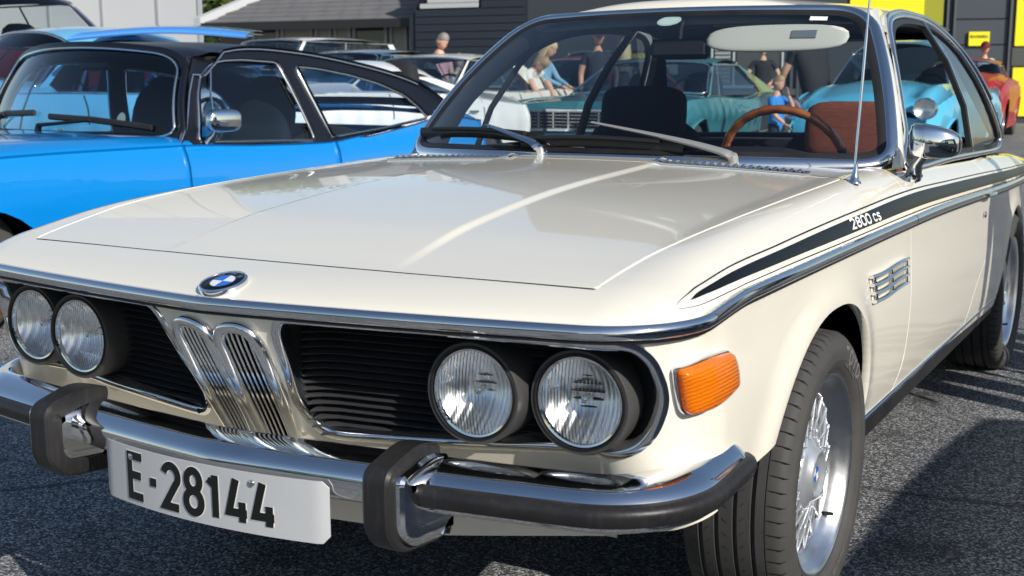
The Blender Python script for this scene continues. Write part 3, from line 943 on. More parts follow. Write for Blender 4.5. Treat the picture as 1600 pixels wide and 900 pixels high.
for s in (1, -1):
    sp = round_poly(SIG, [.010, .05, .012, .03, .010, .05, .012, .03], 4)
    sp = resample(sp, .008)
    path = [(s * p[0], p[1]) for p in (sp if s < 0 else sp[::-1])]
    def sn(t, h): return 0.0
    n = len(path); cen = np.mean(np.array(path), 0)
    def ringat(sc, off): return [Lp(cen[0] + (p[0] - cen[0]) * sc, cen[1] + (p[1] - cen[1]) * sc, off) for p in path]
    rings = [ringat(1.0, .0), ringat(1.0, .009), ringat(.975, .0125), ringat(.94, .0125), ringat(.93, .009)]
    V = [v for r_ in rings for v in r_]; F = [(i * n + k, i * n + (k + 1) % n, (i + 1) * n + (k + 1) % n, (i + 1) * n + k) for i in range(len(rings) - 1) for k in range(n)]
    sg = mesh("turn_signal", V, F, M['chrome'], coupe, 40)
    rings = [ringat(.935, .008), ringat(.93, .018), ringat(.88, .0235), ringat(.76, .0265), ringat(.5, .029), ringat(.25, .030), ringat(.02, .0305)]
    V = [v for r_ in rings for v in r_]; F = [(i * n + k, i * n + (k + 1) % n, (i + 1) * n + (k + 1) % n, (i + 1) * n + k) for i in range(len(rings) - 1) for k in range(n)]
    F.append(tuple(range(6 * n, 7 * n)))
    mesh("signal_lens", V, F, M['amber'], sg, 60)
    rings = [ringat(.93, .006), ringat(.02, .006)]
    V = [v for r_ in rings for v in r_]
    mesh("signal_reflector", V, [(k, (k + 1) % n, n + (k + 1) % n, n + k) for k in range(n)], M['amber_back'], sg, 60)
    c = Lp(s * .862, .083, .020); MB().lathe([(0, .0), (.004, .0), (.005, .003), (.0035, .0045), (0, .005)][1:], axis_matrix(c, LowN(s * .87, .09)[0]), 12).build("signal_screw", M['chrome'], sg)

# ---------------------------------------------------------------- side vent of the wing
for s in (1, -1):
    y0, y1 = 1.165, 1.535
    def vp(u, v, off):        # u along, v down 0..1
        y = y0 + (y1 - y0) * u + .055 * v * (1 - u) * .6
        z = .703 - .0685 * v - .004 * u
        x_ = float(np.interp(y, BP[30:, 1], BP[30:, 0]))
        t = t_of_y(y); h = float(zb_f(y)) - z
        return Lp(s * t, h, off)
    root = None
    mb = MB()
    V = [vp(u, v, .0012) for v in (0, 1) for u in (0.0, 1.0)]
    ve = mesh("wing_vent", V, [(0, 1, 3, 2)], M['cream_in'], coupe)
    V = [vp(u, v, .0022) for v in (0, .2) for u in (0.02, .98)]
    for k in range(4):
        v = .04 + k * .30
        pts = []
        for u in np.linspace(0, 1, 15):
            pts.append(vp(u, v + .035 * math.sin(u * math.pi * 2.0), .009 - .003 * abs(2 * u - 1) ** 3))
        mb = MB().tube(pts, .0048, 8, flat=(1.0, 1.5)); mb.build("vent_bar", M['chrome'], ve, 50)
        if k < 3:
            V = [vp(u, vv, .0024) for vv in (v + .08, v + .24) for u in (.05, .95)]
            mesh("vent_slot_shade", V, [(0, 1, 3, 2)], mat("vent_shade", (.30, .28, .23), .6) if 'ventsh' not in M else M['ventsh'], ve)
    for u in (.06, .5, .94):
        mb = MB().tube([vp(u, .02, .008), vp(u, .5, .009), vp(u, .97, .008)], .0035, 6); mb.build("vent_post", M['chrome'], ve, 50)

# ---------------------------------------------------------------- bumper
def off_frames(ts, zc=0.0):
    fr = []
    for t in ts:
        x, y, nx, ny = belt(np.array(t))
        a = abs(t)
        fr.append(((float(x), float(y), zc), (float(nx), float(ny), 0), (0, 0, 1)))
    return fr
BE = t_of_y(.335)
ts = np.linspace(-BE, BE, 300)
def tuck(t):   # the bar ends curl in towards the wing
    e = (BE - abs(t)) / .05
    return 1 if e > 1 else max(.05, math.sqrt(max(0, 1 - (1 - e) ** 2)))
CH = [(-.052, .505), (-.050, .530), (-.044, .5385), (-.034, .5405), (-.018, .536), (-.002, .5285), (.010, .520), (.018, .512), (.0225, .503), (.0230, .492), (.022, .478), (.019, .467), (.010, .460), (-.01, .455), (-.03, .452)]
mb = MB(); V = []; F = []
for t in ts:
    x, y, nx, ny = belt(np.array(t)); k = tuck(t)
    zc = .505
    rise = .012 * sstep(.8, 1.15, abs(t))
    for o, z in CH: V.append((x + nx * (o if o < -.03 else -.03 + (o + .03) * k) , y + ny * (o if o < -.03 else -.03 + (o + .03) * k), zc + (z - zc) * (.35 + .65 * k) + rise))
n = len(CH)
F = [(i * n + k, i * n + k + 1, (i + 1) * n + k + 1, (i + 1) * n + k) for i in range(len(ts) - 1) for k in range(n - 1)]
bumper = mesh("front_bumper", V, F, M['chrome'], coupe, 60)
RB = [(.010, .5105), (.024, .5095), (.033, .5055), (.0375, .499), (.038, .492), (.033, .479), (.029, .4745), (.010, .473)]
for s in (1, -1):
    mb = MB(); V = []
    tt = np.linspace(.415, BE + .002, 120)
    for t in tt:
        x, y, nx, ny = belt(np.array(s * t)); e = (BE - t) / .045; k = 1 if e > 1 else max(.0, math.sqrt(max(0, 1 - (1 - e) ** 2)))
        e2 = (t - .415) / .02; k2 = 1 if e2 > 1 else max(.3, math.sqrt(max(0, 1 - (1 - e2) ** 2)))
        rise = .012 * sstep(.8, 1.15, t)
        for o, z in RB:
            kk = k * k2
            V.append((x + nx * (.004 + (o - .004) * kk), y + ny * (.004 + (o - .004) * kk), .497 + (z - .497) * (.5 + .5 * kk) + rise))
    n = len(RB)
    F = [(i * n + k, i * n + (k + 1) % n, (i + 1) * n + (k + 1) % n, (i + 1) * n + k) for i in range(len(tt) - 1) for k in range(n)]
    F += [tuple(range(n)), tuple((len(tt) - 1) * n + k for k in range(n))]
    mesh("bumper_rubber", V, F, M['bumper_rubber'], bumper, 40)
# overriders
def overrider(s):
    # side profile in (y, z), swept across x
    prof = [(.020, .548), (-.040, .566), (-.134, .542), (-.134, .440), (-.098, .404), (.02, .392)]
    pr = round_poly(prof + [(.03, .45)], [.01, .05, .022, .022, .035, .01, .001], 5)[:-6]
    def shell(x0, x1, inset, bev, name, mt, par, i0=0, i1=None):
        P = pr[i0:i1]
        m = len(P); V = []
        cols = [(x0, bev * 1.6), (x0 + bev * .4, bev * .5), (x0 + bev, 0), (x1 - bev, 0), (x1 - bev * .4, bev * .5), (x1, bev * 1.6)]
        for i, (y, z) in enumerate(P):
            a = np.array(P[max(i - 1, 0)]); b = np.array(P[min(i + 1, m - 1)]); t = (b - a) / np.linalg.norm(b - a)
            nrm = np.array([t[1], -t[0]])
            if nrm @ (np.array([y, z]) - np.array([.02, .48])) < 0: nrm = -nrm
            for (xx, d) in cols: V.append((s * xx, y - nrm[0] * (inset + d), z - nrm[1] * (inset + d)))
            for xx in (x1, x0): V.append((s * xx, y - nrm[0] * (inset + .032), z - nrm[1] * (inset + .032)))
        n = 8
        F = [(i * n + k, i * n + (k + 1) % n, (i + 1) * n + (k + 1) % n, (i + 1) * n + k) for i in range(m - 1) for k in range(n)]
        F += [tuple(range(n)), tuple((m - 1) * n + k for k in range(n))]
        return mesh(name, V, F, mt, par, 26)
    o = shell(.366, .438, .010, .010, "overrider", M['chrome'], bumper)
    shell(.360, .418, -.004, .009, "overrider_rubber", M['bumper_rubber'], o, 5, -5)
    # chrome cheek closing the side towards the bar
    P = [(p[0] * .82 - .005, .48 + (p[1] - .48) * .80) for p in pr]
    mb = MB(); mb.prism(P, .060, Matrix(((0, 0, s, s * .374), (1, 0, 0, 0), (0, 1, 0, 0), (0, 0, 0, 1))))
    mb.build("overrider_cheek", M['chrome'], o, 30)
for s in (1, -1): overrider(s)

# ---------------------------------------------------------------- number plate
def plate(u, v, off=0.0):            # u -.26...26, v 0...11
    y = -.128 + .42 * u * u - .0
    bend = .006 * max(0, (abs(u) - .245) / .015)
    return (u + .004, y + bend - off, .388 + v)
pl = [(u, v) for u, v in round_poly([(-.26, 0), (.26, 0), (.26, .108), (-.26, .108)], .012, 4)]
M['plate'] = mat("plate_silver", (.58, .59, .60), .42, .25, noise=(7, .35, (.50, .51, .52)), bump=(9, .12, .01))
us = np.linspace(-.26, .26, 53)
V = []; F = []
for u in us:
    r = .012; e = max(0, abs(u) - (.26 - r)); c = r - math.sqrt(max(0, r * r - e * e))
    for v in (c, .054, .108 - c): V.append(plate(u, v))
    for v in (.108 - c, .054, c): V.append(plate(u, v, -.0022))
n = 6
for i in range(len(us) - 1):
    for k in range(n):
        F.append((i * n + k, i * n + (k + 1) % n, (i + 1) * n + (k + 1) % n, (i + 1) * n + k))
F += [tuple(range(n)), tuple((len(us) - 1) * n + k for k in range(n))]
npl = mesh("number_plate", V, F, M['plate'], coupe, 40)
txt = "E-28144"
def pm(off): return lambda a, b: plate(a, b, off)
M['emb_white'] = mat("embossed_edge", (.80, .80, .78), .45)
for off, w, mt, nm in ((.0012, .0182, M['emb_white'], "plate_emboss"), (.0022, .0150, M['black'], "plate_character")):
    x = -.176
    for c in txt:
        cw = .022 if c == '-' else (.022 if c == '1' else .036)
        mb = MB()
        for st in GLYPH[c]:
            sts = resample(st, .25, closed=False)
            pts = [(x + p[0] * cw, .018 + p[1] * .0375) for p in sts]
            VV, FF = ribbon(pts, w if c != '-' else w * 1.05)
            mb.add([plate(v[0], v[1], off) for v in VV], FF)
        mb.build(nm, mt, npl, smooth=False)
        x += cw + (.0185 if c != '1' else .021)
for u in (-.172, .119):
    MB().lathe([(0, .0065), (.002, .006), (.0035, .003), (.004, 0)], axis_matrix(plate(u, .090, .001), (0, -1, 0)), 14).build("plate_bolt", M['chrome_worn'], npl)
# sheet added to block light between the bumper bar and the valance
V = []; tts = np.linspace(-BE + .06, BE - .06, 120)
for t in tts:
    x, y, nx, ny = belt(np.array(t)); w = float(sstep(.60, 1.02, abs(t)))
    d = .165 * (1 - w) + .02 * w
    V.append((x - nx * .028, y - ny * .028, .4525)); V.append((x - nx * d, y - ny * d, .425))
mesh("bumper_light_block", V, [(2 * i, 2 * i + 1, 2 * i + 3, 2 * i + 2) for i in range(119)], PAINT, bumper, True)
# ---------------------------------------------------------------- wheels of the coupe
M['tyre'] = mat("tyre_rubber", (.040, .039, .038), .72, noise=(14, .3, (.062, .059, .055)), bump=(60, .25, .002))
M['groove'] = mat("tyre_groove", (.006, .006, .006), .9)
TR, TW = .3135, .112          # radius, half width
def make_wheel(name):
    """wheel in local frame: axis x, outer side +x, centre at origin"""
    w = bpy.data.objects.new(name, None); w.empty_display_size = .1
    link(w)
    A = axis_matrix((0, 0, 0), (1, 0, 0), (0, 0, 1))
    # carcass with real grooves in the tread
    prof = []
    def sh(x): return TR - .0035 * (abs(x) / .09) ** 2 - (.010 * max(0, (abs(x) - .088) / .016) ** 2)
    prof += [(-.085, .215), (-.105, .240), (-.113, .268), (-.108, .292), (-.100, sh(.100))]
    gx = [-.062, -.028, .010, .046]
    x = -.090
    xs_ = [-.090]
    for g in gx:
        prof += [(g - .0052, sh(g)), (g - .0044, sh(g) - .008), (g + .0044, sh(g) - .008), (g + .0052, sh(g))]
    prof += [(.068, sh(.068)), (.0685, sh(.068) - .0035), (.0705, sh(.0705) - .0035), (.071, sh(.071))]
    prof += [(.090, sh(.09)), (.099, sh(.099)), (.1065, .296), (.1125, .281), (.1135, .2795), (.1150, .268), (.1135, .250), (.1125, .2495), (.1085, .238), (.1010, .2285), (.0930, .2225), (.088, .215)]
    ty = MB().lathe(prof, A, 120).build("tyre", M['tyre'], w, 32)
    # shoulder block cuts: dark strips laid thinly over the shoulder rubber
    mb = MB()
    nb = 66
    for k in range(nb):
        a = 2 * math.pi * k / nb
        V = []
        for i, xx in enumerate((.0725, .082, .092, .1015, .107)):
            r = sh(xx) if xx < .1 else (.3065 if xx < .105 else .2965)
            da = .004 * (i - 2) * .6
            for sgn in (-1, 1):
                aa = a + da + sgn * (.0040 if i not in (0, 4) else .0012)
                V.append(((xx + .0006), r * math.cos(aa) + .0006 * math.cos(aa), r * math.sin(aa) + .0006 * math.sin(aa)))
        mb.add([Vector(v) for v in V], [(2 * i, 2 * i + 1, 2 * i + 3, 2 * i + 2) for i in range(4)])
        for xx in (-.0785, -.0945):
            pass
    # sipes on inner ribs
    for k in range(nb):
        a = 2 * math.pi * (k + .3) / nb
        for (xa, xb, sk) in ((-.088, -.070, .02), (-.052, -.040, -.03), (-.016, -.004, .03), (.020, .030, -.03)):
            V = []
            for i, xx in enumerate((xa, (xa + xb) / 2, xb)):
                for sgn in (-1, 1):
                    aa = a + sk * i / 2 + sgn * (.0024 if i != 2 else .0008)
                    r = sh(xx) + .0005
                    V.append((xx, r * math.cos(aa), r * math.sin(aa)))
            mb.add(V, [(0, 1, 3, 2), (2, 3, 5, 4)])
    mb.build("tread_cuts", M['groove'], w, smooth=False)["kind"] = "stuff"
    # raised sidewall lettering
    def side(a0, r0):
        def f(u, v):
            r = r0 + v; a = a0 - u / r0
            xx = .1153 - max(0, (r - .268)) * .10 - max(0, (.262 - r)) * .15
            return (xx, r * math.cos(a), r * math.sin(a))
        return f
    sp_m = mat("sidewall_print", (.15, .148, .14), .5)
    for a0 in (R(62), R(242)):
        x = 0
        for ch in "TOYO":
            mb = MB(); x = lettering(mb, ch, x, -.014, .026, .029, .011, .007, side(a0, .264)); mb.build("sidewall_letter", sp_m, w, smooth=False)
    for a0 in (R(58), R(170), R(290)):
        mb = MB(); lettering(mb, "RADIAL TUBE", 0, -.004, .0055, .0075, .0035, .0013, side(a0, .243))
        mb.build("sidewall_print", sp_m, w, smooth=False)["kind"] = "stuff"
    # rim: polished lip + barrel
    rim = MB().lathe([(.088, .2165), (.0965, .2205), (.1000, .2190), (.1000, .2140), (.0960, .2085), (.088, .2020), (.078, .1975), (.070, .1900), (.064, .1820), (.060, .1770), (.055, .1740), (.045, .172), (-.09, .178)], A, 96).build("rim", M['alu'], w, 40)
    # mesh spokes
    mb = MB(); ns = 20
    for k in range(ns):
        for sg in (-1, 1):
            a0 = 2 * math.pi * k / ns; a1 = a0 + sg * 2 * math.pi / ns * 1.55
            p0 = (.066, .080 * math.cos(a0), .080 * math.sin(a0)); p1 = (.057, .176 * math.cos(a1), .172 * math.sin(a1))
            pm_ = (.063, .5 * (p0[1] + p1[1]) * 1.0, .5 * (p0[2] + p1[2]) * 1.0)
            sp = MB().tube([p0, pm_, p1], .0030, 6, flat=(1, 1.6))
            mb.add(sp.V, sp.F)
    mb.build("spokes", M["silver"], w, 50)
    # rim bolts
    for k in range(20):
        a = 2 * math.pi * (k + .5) / 20
        c = (.013, .188 * math.cos(a), .188 * math.sin(a))
    hub = MB().lathe([(.035, .076), (.062, .080), (.068, .077), (.073, .067), (.076, .0600), (.0855, .0540), (.0880, .0500), (.0865, .0440), (.0815, .0400), (.0800, .034), (.0800, .0)], A, 60)
    for k in range(14):
        a = 2 * math.pi * k / 14
        hub.lathe([(.035, .0145), (.062, .013), (.066, .009), (.066, 0)], axis_matrix((0, .077 * math.cos(a), .077 * math.sin(a)), (1, 0, 0), (0, 0, 1)), 10)
    ho = hub.build("hub_cap", M['silver'], w, 40)
    for q in range(4):
        MB().lathe([(.0802, .0), (.0804, .017)], A, 8, R(90 * q), R(90 * q + 90)).build("cap_badge_quarter", M['badge_blue'] if q % 2 else M["badge_white"], w, smooth=False)
    MB().lathe([(.0802, .0172), (.0808, .0175), (.0808, .0285), (.0802, .029)], A, 40).build("cap_badge_ring", M["silver"], w, 40)
    # valve and brake disc behind
    a = R(-58)
    MB().tube([(.055, .186 * math.cos(a), .186 * math.sin(a)), (.070, .180 * math.cos(a), .180 * math.sin(a)), (.088, .176 * math.cos(a), .176 * math.sin(a))], [.0055, .0045, .004], 10).build("valve_stem", M['rubber'], w, 50)
    MB().lathe([(-.03, .0), (-.03, .135), (-.045, .135)], A, 40).build("brake_disc", mat("brake_steel", (.12, .12, .12), .5, .8), w, 40)
    MB().lathe([(-.06, .0), (-.06, .18)], A, 30).build("wheel_back", M['dark'], w, 40)
    return w
wheel = make_wheel("wheel")
def dup_tree(o, parent, loc, rz):
    c = copy_tree(o, parent); c.location = loc; c.rotation_euler = (0, 0, rz); return c
wheel.parent = coupe
wheel.location = (.711, YW, ZW); wheel.rotation_euler = (R(12), 0, 0)
for loc, rz in (((-.711, YW, ZW), math.pi), ((.706, YW + 2.625, ZW), 0), ((-.706, YW + 2.625, ZW), math.pi)):
    dup_tree(wheel, coupe, loc, rz)
# ---------------------------------------------------------------- cabin of the coupe
def ws_bot(u):
    a = abs(u); return np.array([.748 * u, 1.405 + .23 * a ** 2.4, .936 - .012 * a ** 2])
def ws_top(u):
    a = abs(u); return np.array([.560 * u, 1.985 + .085 * a ** 2, 1.352 - .010 * a ** 2])
def WS(u, v):
    u = np.atleast_1d(np.asarray(u, float)); v = np.atleast_1d(np.asarray(v, float)); out = []
    for a, b in zip(u, v):
        p = ws_bot(a) * (1 - b) + ws_top(a) * b
        bul = 4 * b * (1 - b)
        p = p + np.array([.022 * a * bul, -.035 * bul * (1 - .3 * a * a), .012 * bul])
        out.append(p)
    return np.array(out)
wpoly = round_poly([(-1, 0), (1, 0), (1, 1), (-1, 1)], [.11, .11, .17, .17], 10)
# more rounded in v: rescale corner handles by plain interpolation
wpath = resample(wpoly, .03)
def ws_ring(profile, name, mt, par):
    n = len(wpath); P3 = [Vector(WS(p[0], p[1])[0]) for p in wpath]; V = []; F = []; m = len(profile)
    for i in range(n):
        nn = Vector(num_normal(WS, np.array([wpath[i][0] * .999]), np.array([wpath[i][1]]), 1, 2e-3)[0])
        if nn.y > 0: nn = -nn
        tg = (P3[(i + 1) % n] - P3[(i - 1) % n]).normalized(); nn = (nn - tg * nn.dot(tg)).normalized(); ac = tg.cross(nn)
        for a, b in profile: V.append(P3[i] + ac * a + nn * b)
    for i in range(n):
        j = (i + 1) % n
        for k in range(m - 1):
            F.append((i * m + k, j * m + k, j * m + k + 1, i * m + k + 1))
    return mesh(name, V, F, mt, par, 50)
# ac points outwards for counter-clockwise path seen from the front? both sides are covered by a symmetric band
M['chrome_ws'] = M['chrome']
wsg = patch("windscreen", WS, [(p[0] * .975, .5 + (p[1] - .5) * .965) for p in wpoly], [], .06, M['glass'], coupe, skirt=0)
ws_ring([(-.012, .004), (-.009, .009), (0, .0115), (.012, .0095), (.020, .004), (.022, -.004)], "windscreen_trim", M['chrome'], wsg)
ws_ring([(-.034, -.002), (-.026, .004), (-.012, .005)], "windscreen_seal", M['rubber'], wsg)

# side glass surface helper (greenhouse side)
def SideP(y, z, off=0.0):
    y = np.asarray(y, float); z = np.asarray(z, float)
    x = xg(z) - .012 * np.clip(y - 2.6, 0, None) ** 2 + off
    return np.stack([x, y, z], -1)
SW = [(1.79, .905), (1.835, 1.0), (1.90, 1.09), (2.03, 1.19), (2.16, 1.26), (2.28, 1.305), (2.42, 1.332), (2.62, 1.346), (2.88, 1.343), (3.05, 1.318), (3.17, 1.26), (3.24, 1.18), (3.31, 1.06), (3.42, .925), (3.38, .888), (3.25, .880), (2.9, .887), (2.4, .897)]
SWs = smooth_path(SW, 4, closed=True)
def side_ring(path, prof, name, mt, par, s, off=0.0, closed=True):
    n = len(path); m = len(prof); V = []; F = []
    P3 = [Vector(SideP(p[0], p[1], off)) for p in path]
    for i in range(n):
        a = P3[(i - 1) % n] if closed or i > 0 else P3[i]; b = P3[(i + 1) % n] if closed or i < n - 1 else P3[i]
        tg = (b - a).normalized(); z = path[i][1]
        nn = Vector((1, 0, .15 + 1.6 * (z - .92))).normalized(); nn = (nn - tg * nn.dot(tg)).normalized(); ac = tg.cross(nn)
        for a_, b_ in prof: V.append(P3[i] + ac * a_ + nn * b_)
    for i in range(n if closed else n - 1):
        j = (i + 1) % n
        for k in range(m):
            k2 = (k + 1) % m; F.append((i * m + k, j * m + k, j * m + k2, i * m + k2))
    if s < 0: V = [(-v[0], v[1], v[2]) for v in V]; F = [f[::-1] for f in F]
    return mesh(name, V, F, mt, par, 50)
for s in (1, -1):
    outer = side_ring(SWs, [(-.009, -.006), (-.009, .006), (-.004, .010), (.004, .010), (.009, .005), (.009, -.006)], "side_window_trim", M['chrome'], coupe, s)
    inner = [(2.55 + (p[0] - 2.55) * .972, 1.1 + (p[1] - 1.1) * .93) for p in SWs]
    side_ring(inner, [(-.010, -.012), (-.010, .003), (.010, .003), (.010, -.012)], "side_window_seal", M['rubber'], outer, s)
    # door glass: open, only its frame bars; quarter glass
    def bar(pts, w, mt, nm):
        side_ring(pts, [(-w, -.012), (-w, .005), (w, .005), (w, -.012)], nm, mt, outer, s, closed=False)
    bar([(2.860, 1.340), (2.835, 1.2), (2.80, 1.05), (2.775, .887)], .006, M['rubber'], "window_divider")
    bar([(2.888, 1.338), (2.863, 1.2), (2.828, 1.05), (2.803, .885)], .006, M['chrome_worn'], "window_divider")
    if s < 0: bar([(2.20, 1.285), (2.135, 1.2), (2.06, 1.05), (2.01, .90)], .006, M['rubber'], "window_divider")
    Q = [(2.895, 1.325), (3.05, 1.30), (3.15, 1.25), (3.22, 1.17), (3.29, 1.05), (3.38, .935), (3.34, .90), (2.81, .895), (2.835, 1.05), (2.87, 1.2)]
    def SP(y, z): return SideP(y, z, -.004) * np.array([s, 1, 1])
    patch("quarter_glass", SP, Q, [], .06, M['tintglass'], outer, skirt=0, flip=s)
    D = [(1.83, .91), (1.87, 1.0), (1.93, 1.08), (2.05, 1.175), (2.18, 1.24), (2.30, 1.283), (2.44, 1.31), (2.62, 1.322), (2.86, 1.32), (2.80, 1.2), (2.72, 1.05), (2.65, .9)]
    if s < 0: patch("door_glass", SP, D, [], .06, M['glass'], outer, skirt=0, flip=s)

# roof with pillars: one sheet from gutter to gutter
def gut(y):   # gutter line x, z
    z = float(smooth_tab([1.66, 1.72, 1.79, 1.86, 1.99, 2.12, 2.24, 2.40, 2.62, 2.90, 3.07, 3.20, 3.28, 3.36, 3.50], [.90, .96, 1.03, 1.105, 1.205, 1.275, 1.320, 1.350, 1.364, 1.360, 1.336, 1.275, 1.195, 1.07, .90])(y))
    x = float(SideP(y, z)[0]) + .010
    return x, z
rows = []
for dv, dz in ((0.0, -.006), (.0, .004), (.35, .014)):      # roof edge rolls down to the screen header
    row = []
    for u in np.linspace(-1, 1, 33):
        uu = math.copysign(abs(u) ** .92, u); p = WS(uu * .93, .985)[0]
        k = dv; q = np.array([(gut(2.12)[0] + .004) * uu, 2.12 - .09 * (1 - u * u), 0]); q[2] = gut(2.12)[1] + (1.392 - gut(2.12)[1]) * (1 - abs(u) ** 2.6)
        p = p * (1 - k) + q * k; row.append((p[0], p[1], p[2] + dz))
    rows.append(row)
for y in np.concatenate([np.linspace(2.12, 2.6, 9), np.linspace(2.7, 3.34, 8)]):
    gx_, gz = gut(min(y, 3.05)); zc = float(smooth_tab([2.0, 2.2, 2.6, 3.0, 3.3, 3.5], [1.375, 1.396, 1.405, 1.380, 1.325, 1.30])(y))
    if y > 3.05: gz = gz - .10 * (y - 3.05) ** 1.5; gx_ += .0
    gx0 = gx_ + .004
    row = []
    for u in np.linspace(-1, 1, 33):
        yy = y - (0.09 * (1 - u * u) if y < 2.5 else 0) * (1 - min(1, max(0, (y - 2.12) / .4)))
        row.append((gx0 * math.copysign(abs(u) ** .92, u), yy, gz + (zc - gz) * (1 - abs(u) ** 2.6)))
    rows.append(row)
V = [p for r_ in rows for p in r_]; n = 33
F = [(i * n + k, i * n + k + 1, (i + 1) * n + k + 1, (i + 1) * n + k) for i in range(len(rows) - 1) for k in range(n - 1)]
roof = mesh("roof", V, F, PAINT, coupe, True)
# headlining below
M['headlining'] = mat("headlining", (.115, .11, .115), .9, bump=(250, .2, .002))
V2 = [(p[0] * .97, p[1] + .01, p[2] - .030) for p in V]
mesh("headlining", V2, [f[::-1] for f in F], M['headlining'], coupe, True)
for s in (1, -1):
    # front pillar: painted band between the windscreen and the side window
    Pa = []; Pb = []; Pc = []
    for v in np.linspace(-.02, 1.0, 22):
        a = WS(s * 1.0, min(max(v, 0), 1))[0]
        if v < .0: a = a + np.array([0, -.01, -.012])
        z = a[2]; yv = float(np.interp(z, [.90, .96, 1.03, 1.105, 1.205, 1.275, 1.320, 1.352], [1.775, 1.79, 1.835, 1.90, 2.03, 2.15, 2.25, 2.38]))
        b = SideP(yv + .0, z + .004 * v); b = np.array([b[0] * s, b[1], b[2]])
        mid = (a + b) / 2 + np.array([s * .030 * (1 - .5 * v), -.026, .012 * v])
        Pa.append(a + np.array([s * .006, .0, 0])); Pb.append(b); Pc.append(mid)
    V = []; m = 9
    for a, b, c in zip(Pa, Pb, Pc):
        for k in range(m):
            t = k / (m - 1); V.append(a * (1 - t) ** 2 + 2 * c * t * (1 - t) + b * t * t)
    F = [(i * m + k, i * m + k + 1, (i + 1) * m + k + 1, (i + 1) * m + k) for i in range(len(Pa) - 1) for k in range(m - 1)]
    if s < 0: F = [f[::-1] for f in F]
    mesh("front_pillar", V, F, PAINT, coupe, True)
    # inner pillar lining
    V = []
    for a, b in zip(Pa, Pb):
        V += [a + np.array([-s * .020, .015, 0]), (a + b) / 2 + np.array([-s * .055, .035, 0]), b + np.array([-s * .03, .0, 0])]
    F = [(i * 3 + k, (i + 1) * 3 + k, (i + 1) * 3 + k + 1, i * 3 + k + 1) for i in range(len(Pa) - 1) for k in range(2)]
    mesh("pillar_lining", V, F, M['rubber'], coupe, True)
    # roof rail between roof sheet and window, with drip moulding
    pts = []
    for y in np.linspace(2.05, 3.36, 40):
        gx_, gz = gut(y); pts.append((s * (gx_ + .004), y, gz - .004))
    MB().tube(pts, .0075, 8, flat=(1.2, .8)).build("gutter_trim", M['chrome_worn'], coupe, 50)
    # rear pillar
    Pp = []
    for y in np.linspace(3.0, 3.50, 14):
        gx_, gz = gut(y); Pp.append((gx_ + .0, y, gz))
    V = []
    for i, (x_, y_, z_) in enumerate(Pp):
        k = i / (len(Pp) - 1)
        inn = np.array([.575 + .155 * k, 3.20 + .42 * k, 1.295 - .39 * k ** 1.1])
        o_ = np.array([x_, y_, z_]); md = (o_ + inn) / 2 + np.array([.006, .0, .004])
        for t in np.linspace(0, 1, 7):
            p = o_ * (1 - t) ** 2 + 2 * md * t * (1 - t) + inn * t * t; V.append((s * p[0], p[1], p[2]))
    F = [(i * 7 + k, i * 7 + k + 1, (i + 1) * 7 + k + 1, (i + 1) * 7 + k) for i in range(len(Pp) - 1) for k in range(6)]
    mesh("rear_pillar", V, F if s < 0 else [f[::-1] for f in F], PAINT, coupe, True)
    mesh("rear_pillar_lining", [(v[0] * .95, v[1] - .02, v[2] - .01) for v in V], F, M['seat_black'], coupe, True)
def RW(u, v):
    u = np.atleast_1d(np.asarray(u, float)); v = np.atleast_1d(np.asarray(v, float))
    return np.stack([u * (.725 * (1 - v) + .575 * v), 3.64 - .43 * v + .03 * np.sin(v * 3.14) - .04 * u * u, .905 + .40 * v - .01 * u * u], -1)
rwp = round_poly([(-1, 0), (1, 0), (1, 1), (-1, 1)], .12, 6)
patch("rear_window", RW, rwp, [], .1, M['glass'], coupe, skirt=0)
mb = MB().tube([tuple(RW(p[0], p[1])[0]) for p in resample(rwp, .08)], .012, 8, closed=True); mb.build("rear_window_trim", M['rubber'], coupe, 50)

# ------------------------------------------------ interior
mb = MB(); mb.box((0, 2.6, .42), (1.36, 2.3, .04)); mb.box((0, 1.62, .66), (1.30, .30, .44)); mb.build("cabin_floor", M['dark'], coupe, smooth=False)
for s in (1, -1):
    MB().bbox((s * .715, 2.6, .68), (.05, 1.8, .38), .02).build("door_lining", M['seat_black'], coupe)
MB().bbox((0, 3.62, .86), (1.25, .62, .05), .02).build("parcel_shelf", M['seat_black'], coupe)
# dashboard top following the screen
V = []; us = np.linspace(-.97, .97, 40); prof = [(.0, .0), (.10, .012), (.22, .014), (.30, .006), (.335, -.025), (.34, -.10), (.30, -.20)]
for u in us:
    p = ws_bot(u); hump = .030 * math.exp(-((p[0] - .36) / .17) ** 4)
    for a, b in prof: V.append((p[0] * .97, p[1] + .035 + a * (1 - .25 * u * u), .915 + b + (hump if .05 < a else 0) * (1 if b > -.05 else 0)))
n = len(prof); F = [(i * n + k, i * n + k + 1, (i + 1) * n + k + 1, (i + 1) * n + k) for i in range(len(us) - 1) for k in range(n - 1)]
mesh("dashboard", V, [f[::-1] for f in F], M['dash'], coupe, 40)
# steering wheel
M['wood'] = mat("steering_wood", (.26, .055, .012), .22, coat=.9, noise=(26, .3, (.42, .13, .03)))
SWc = Vector((.355, 1.985, .885)); swn = Vector((0, .93, .40)).normalized()       # normal towards the driver
SM = axis_matrix(SWc, swn, (1, 0, 0))
def swp(a, r, z=0): return tuple(SM @ Vector((r * math.cos(a), r * math.sin(a), z)))
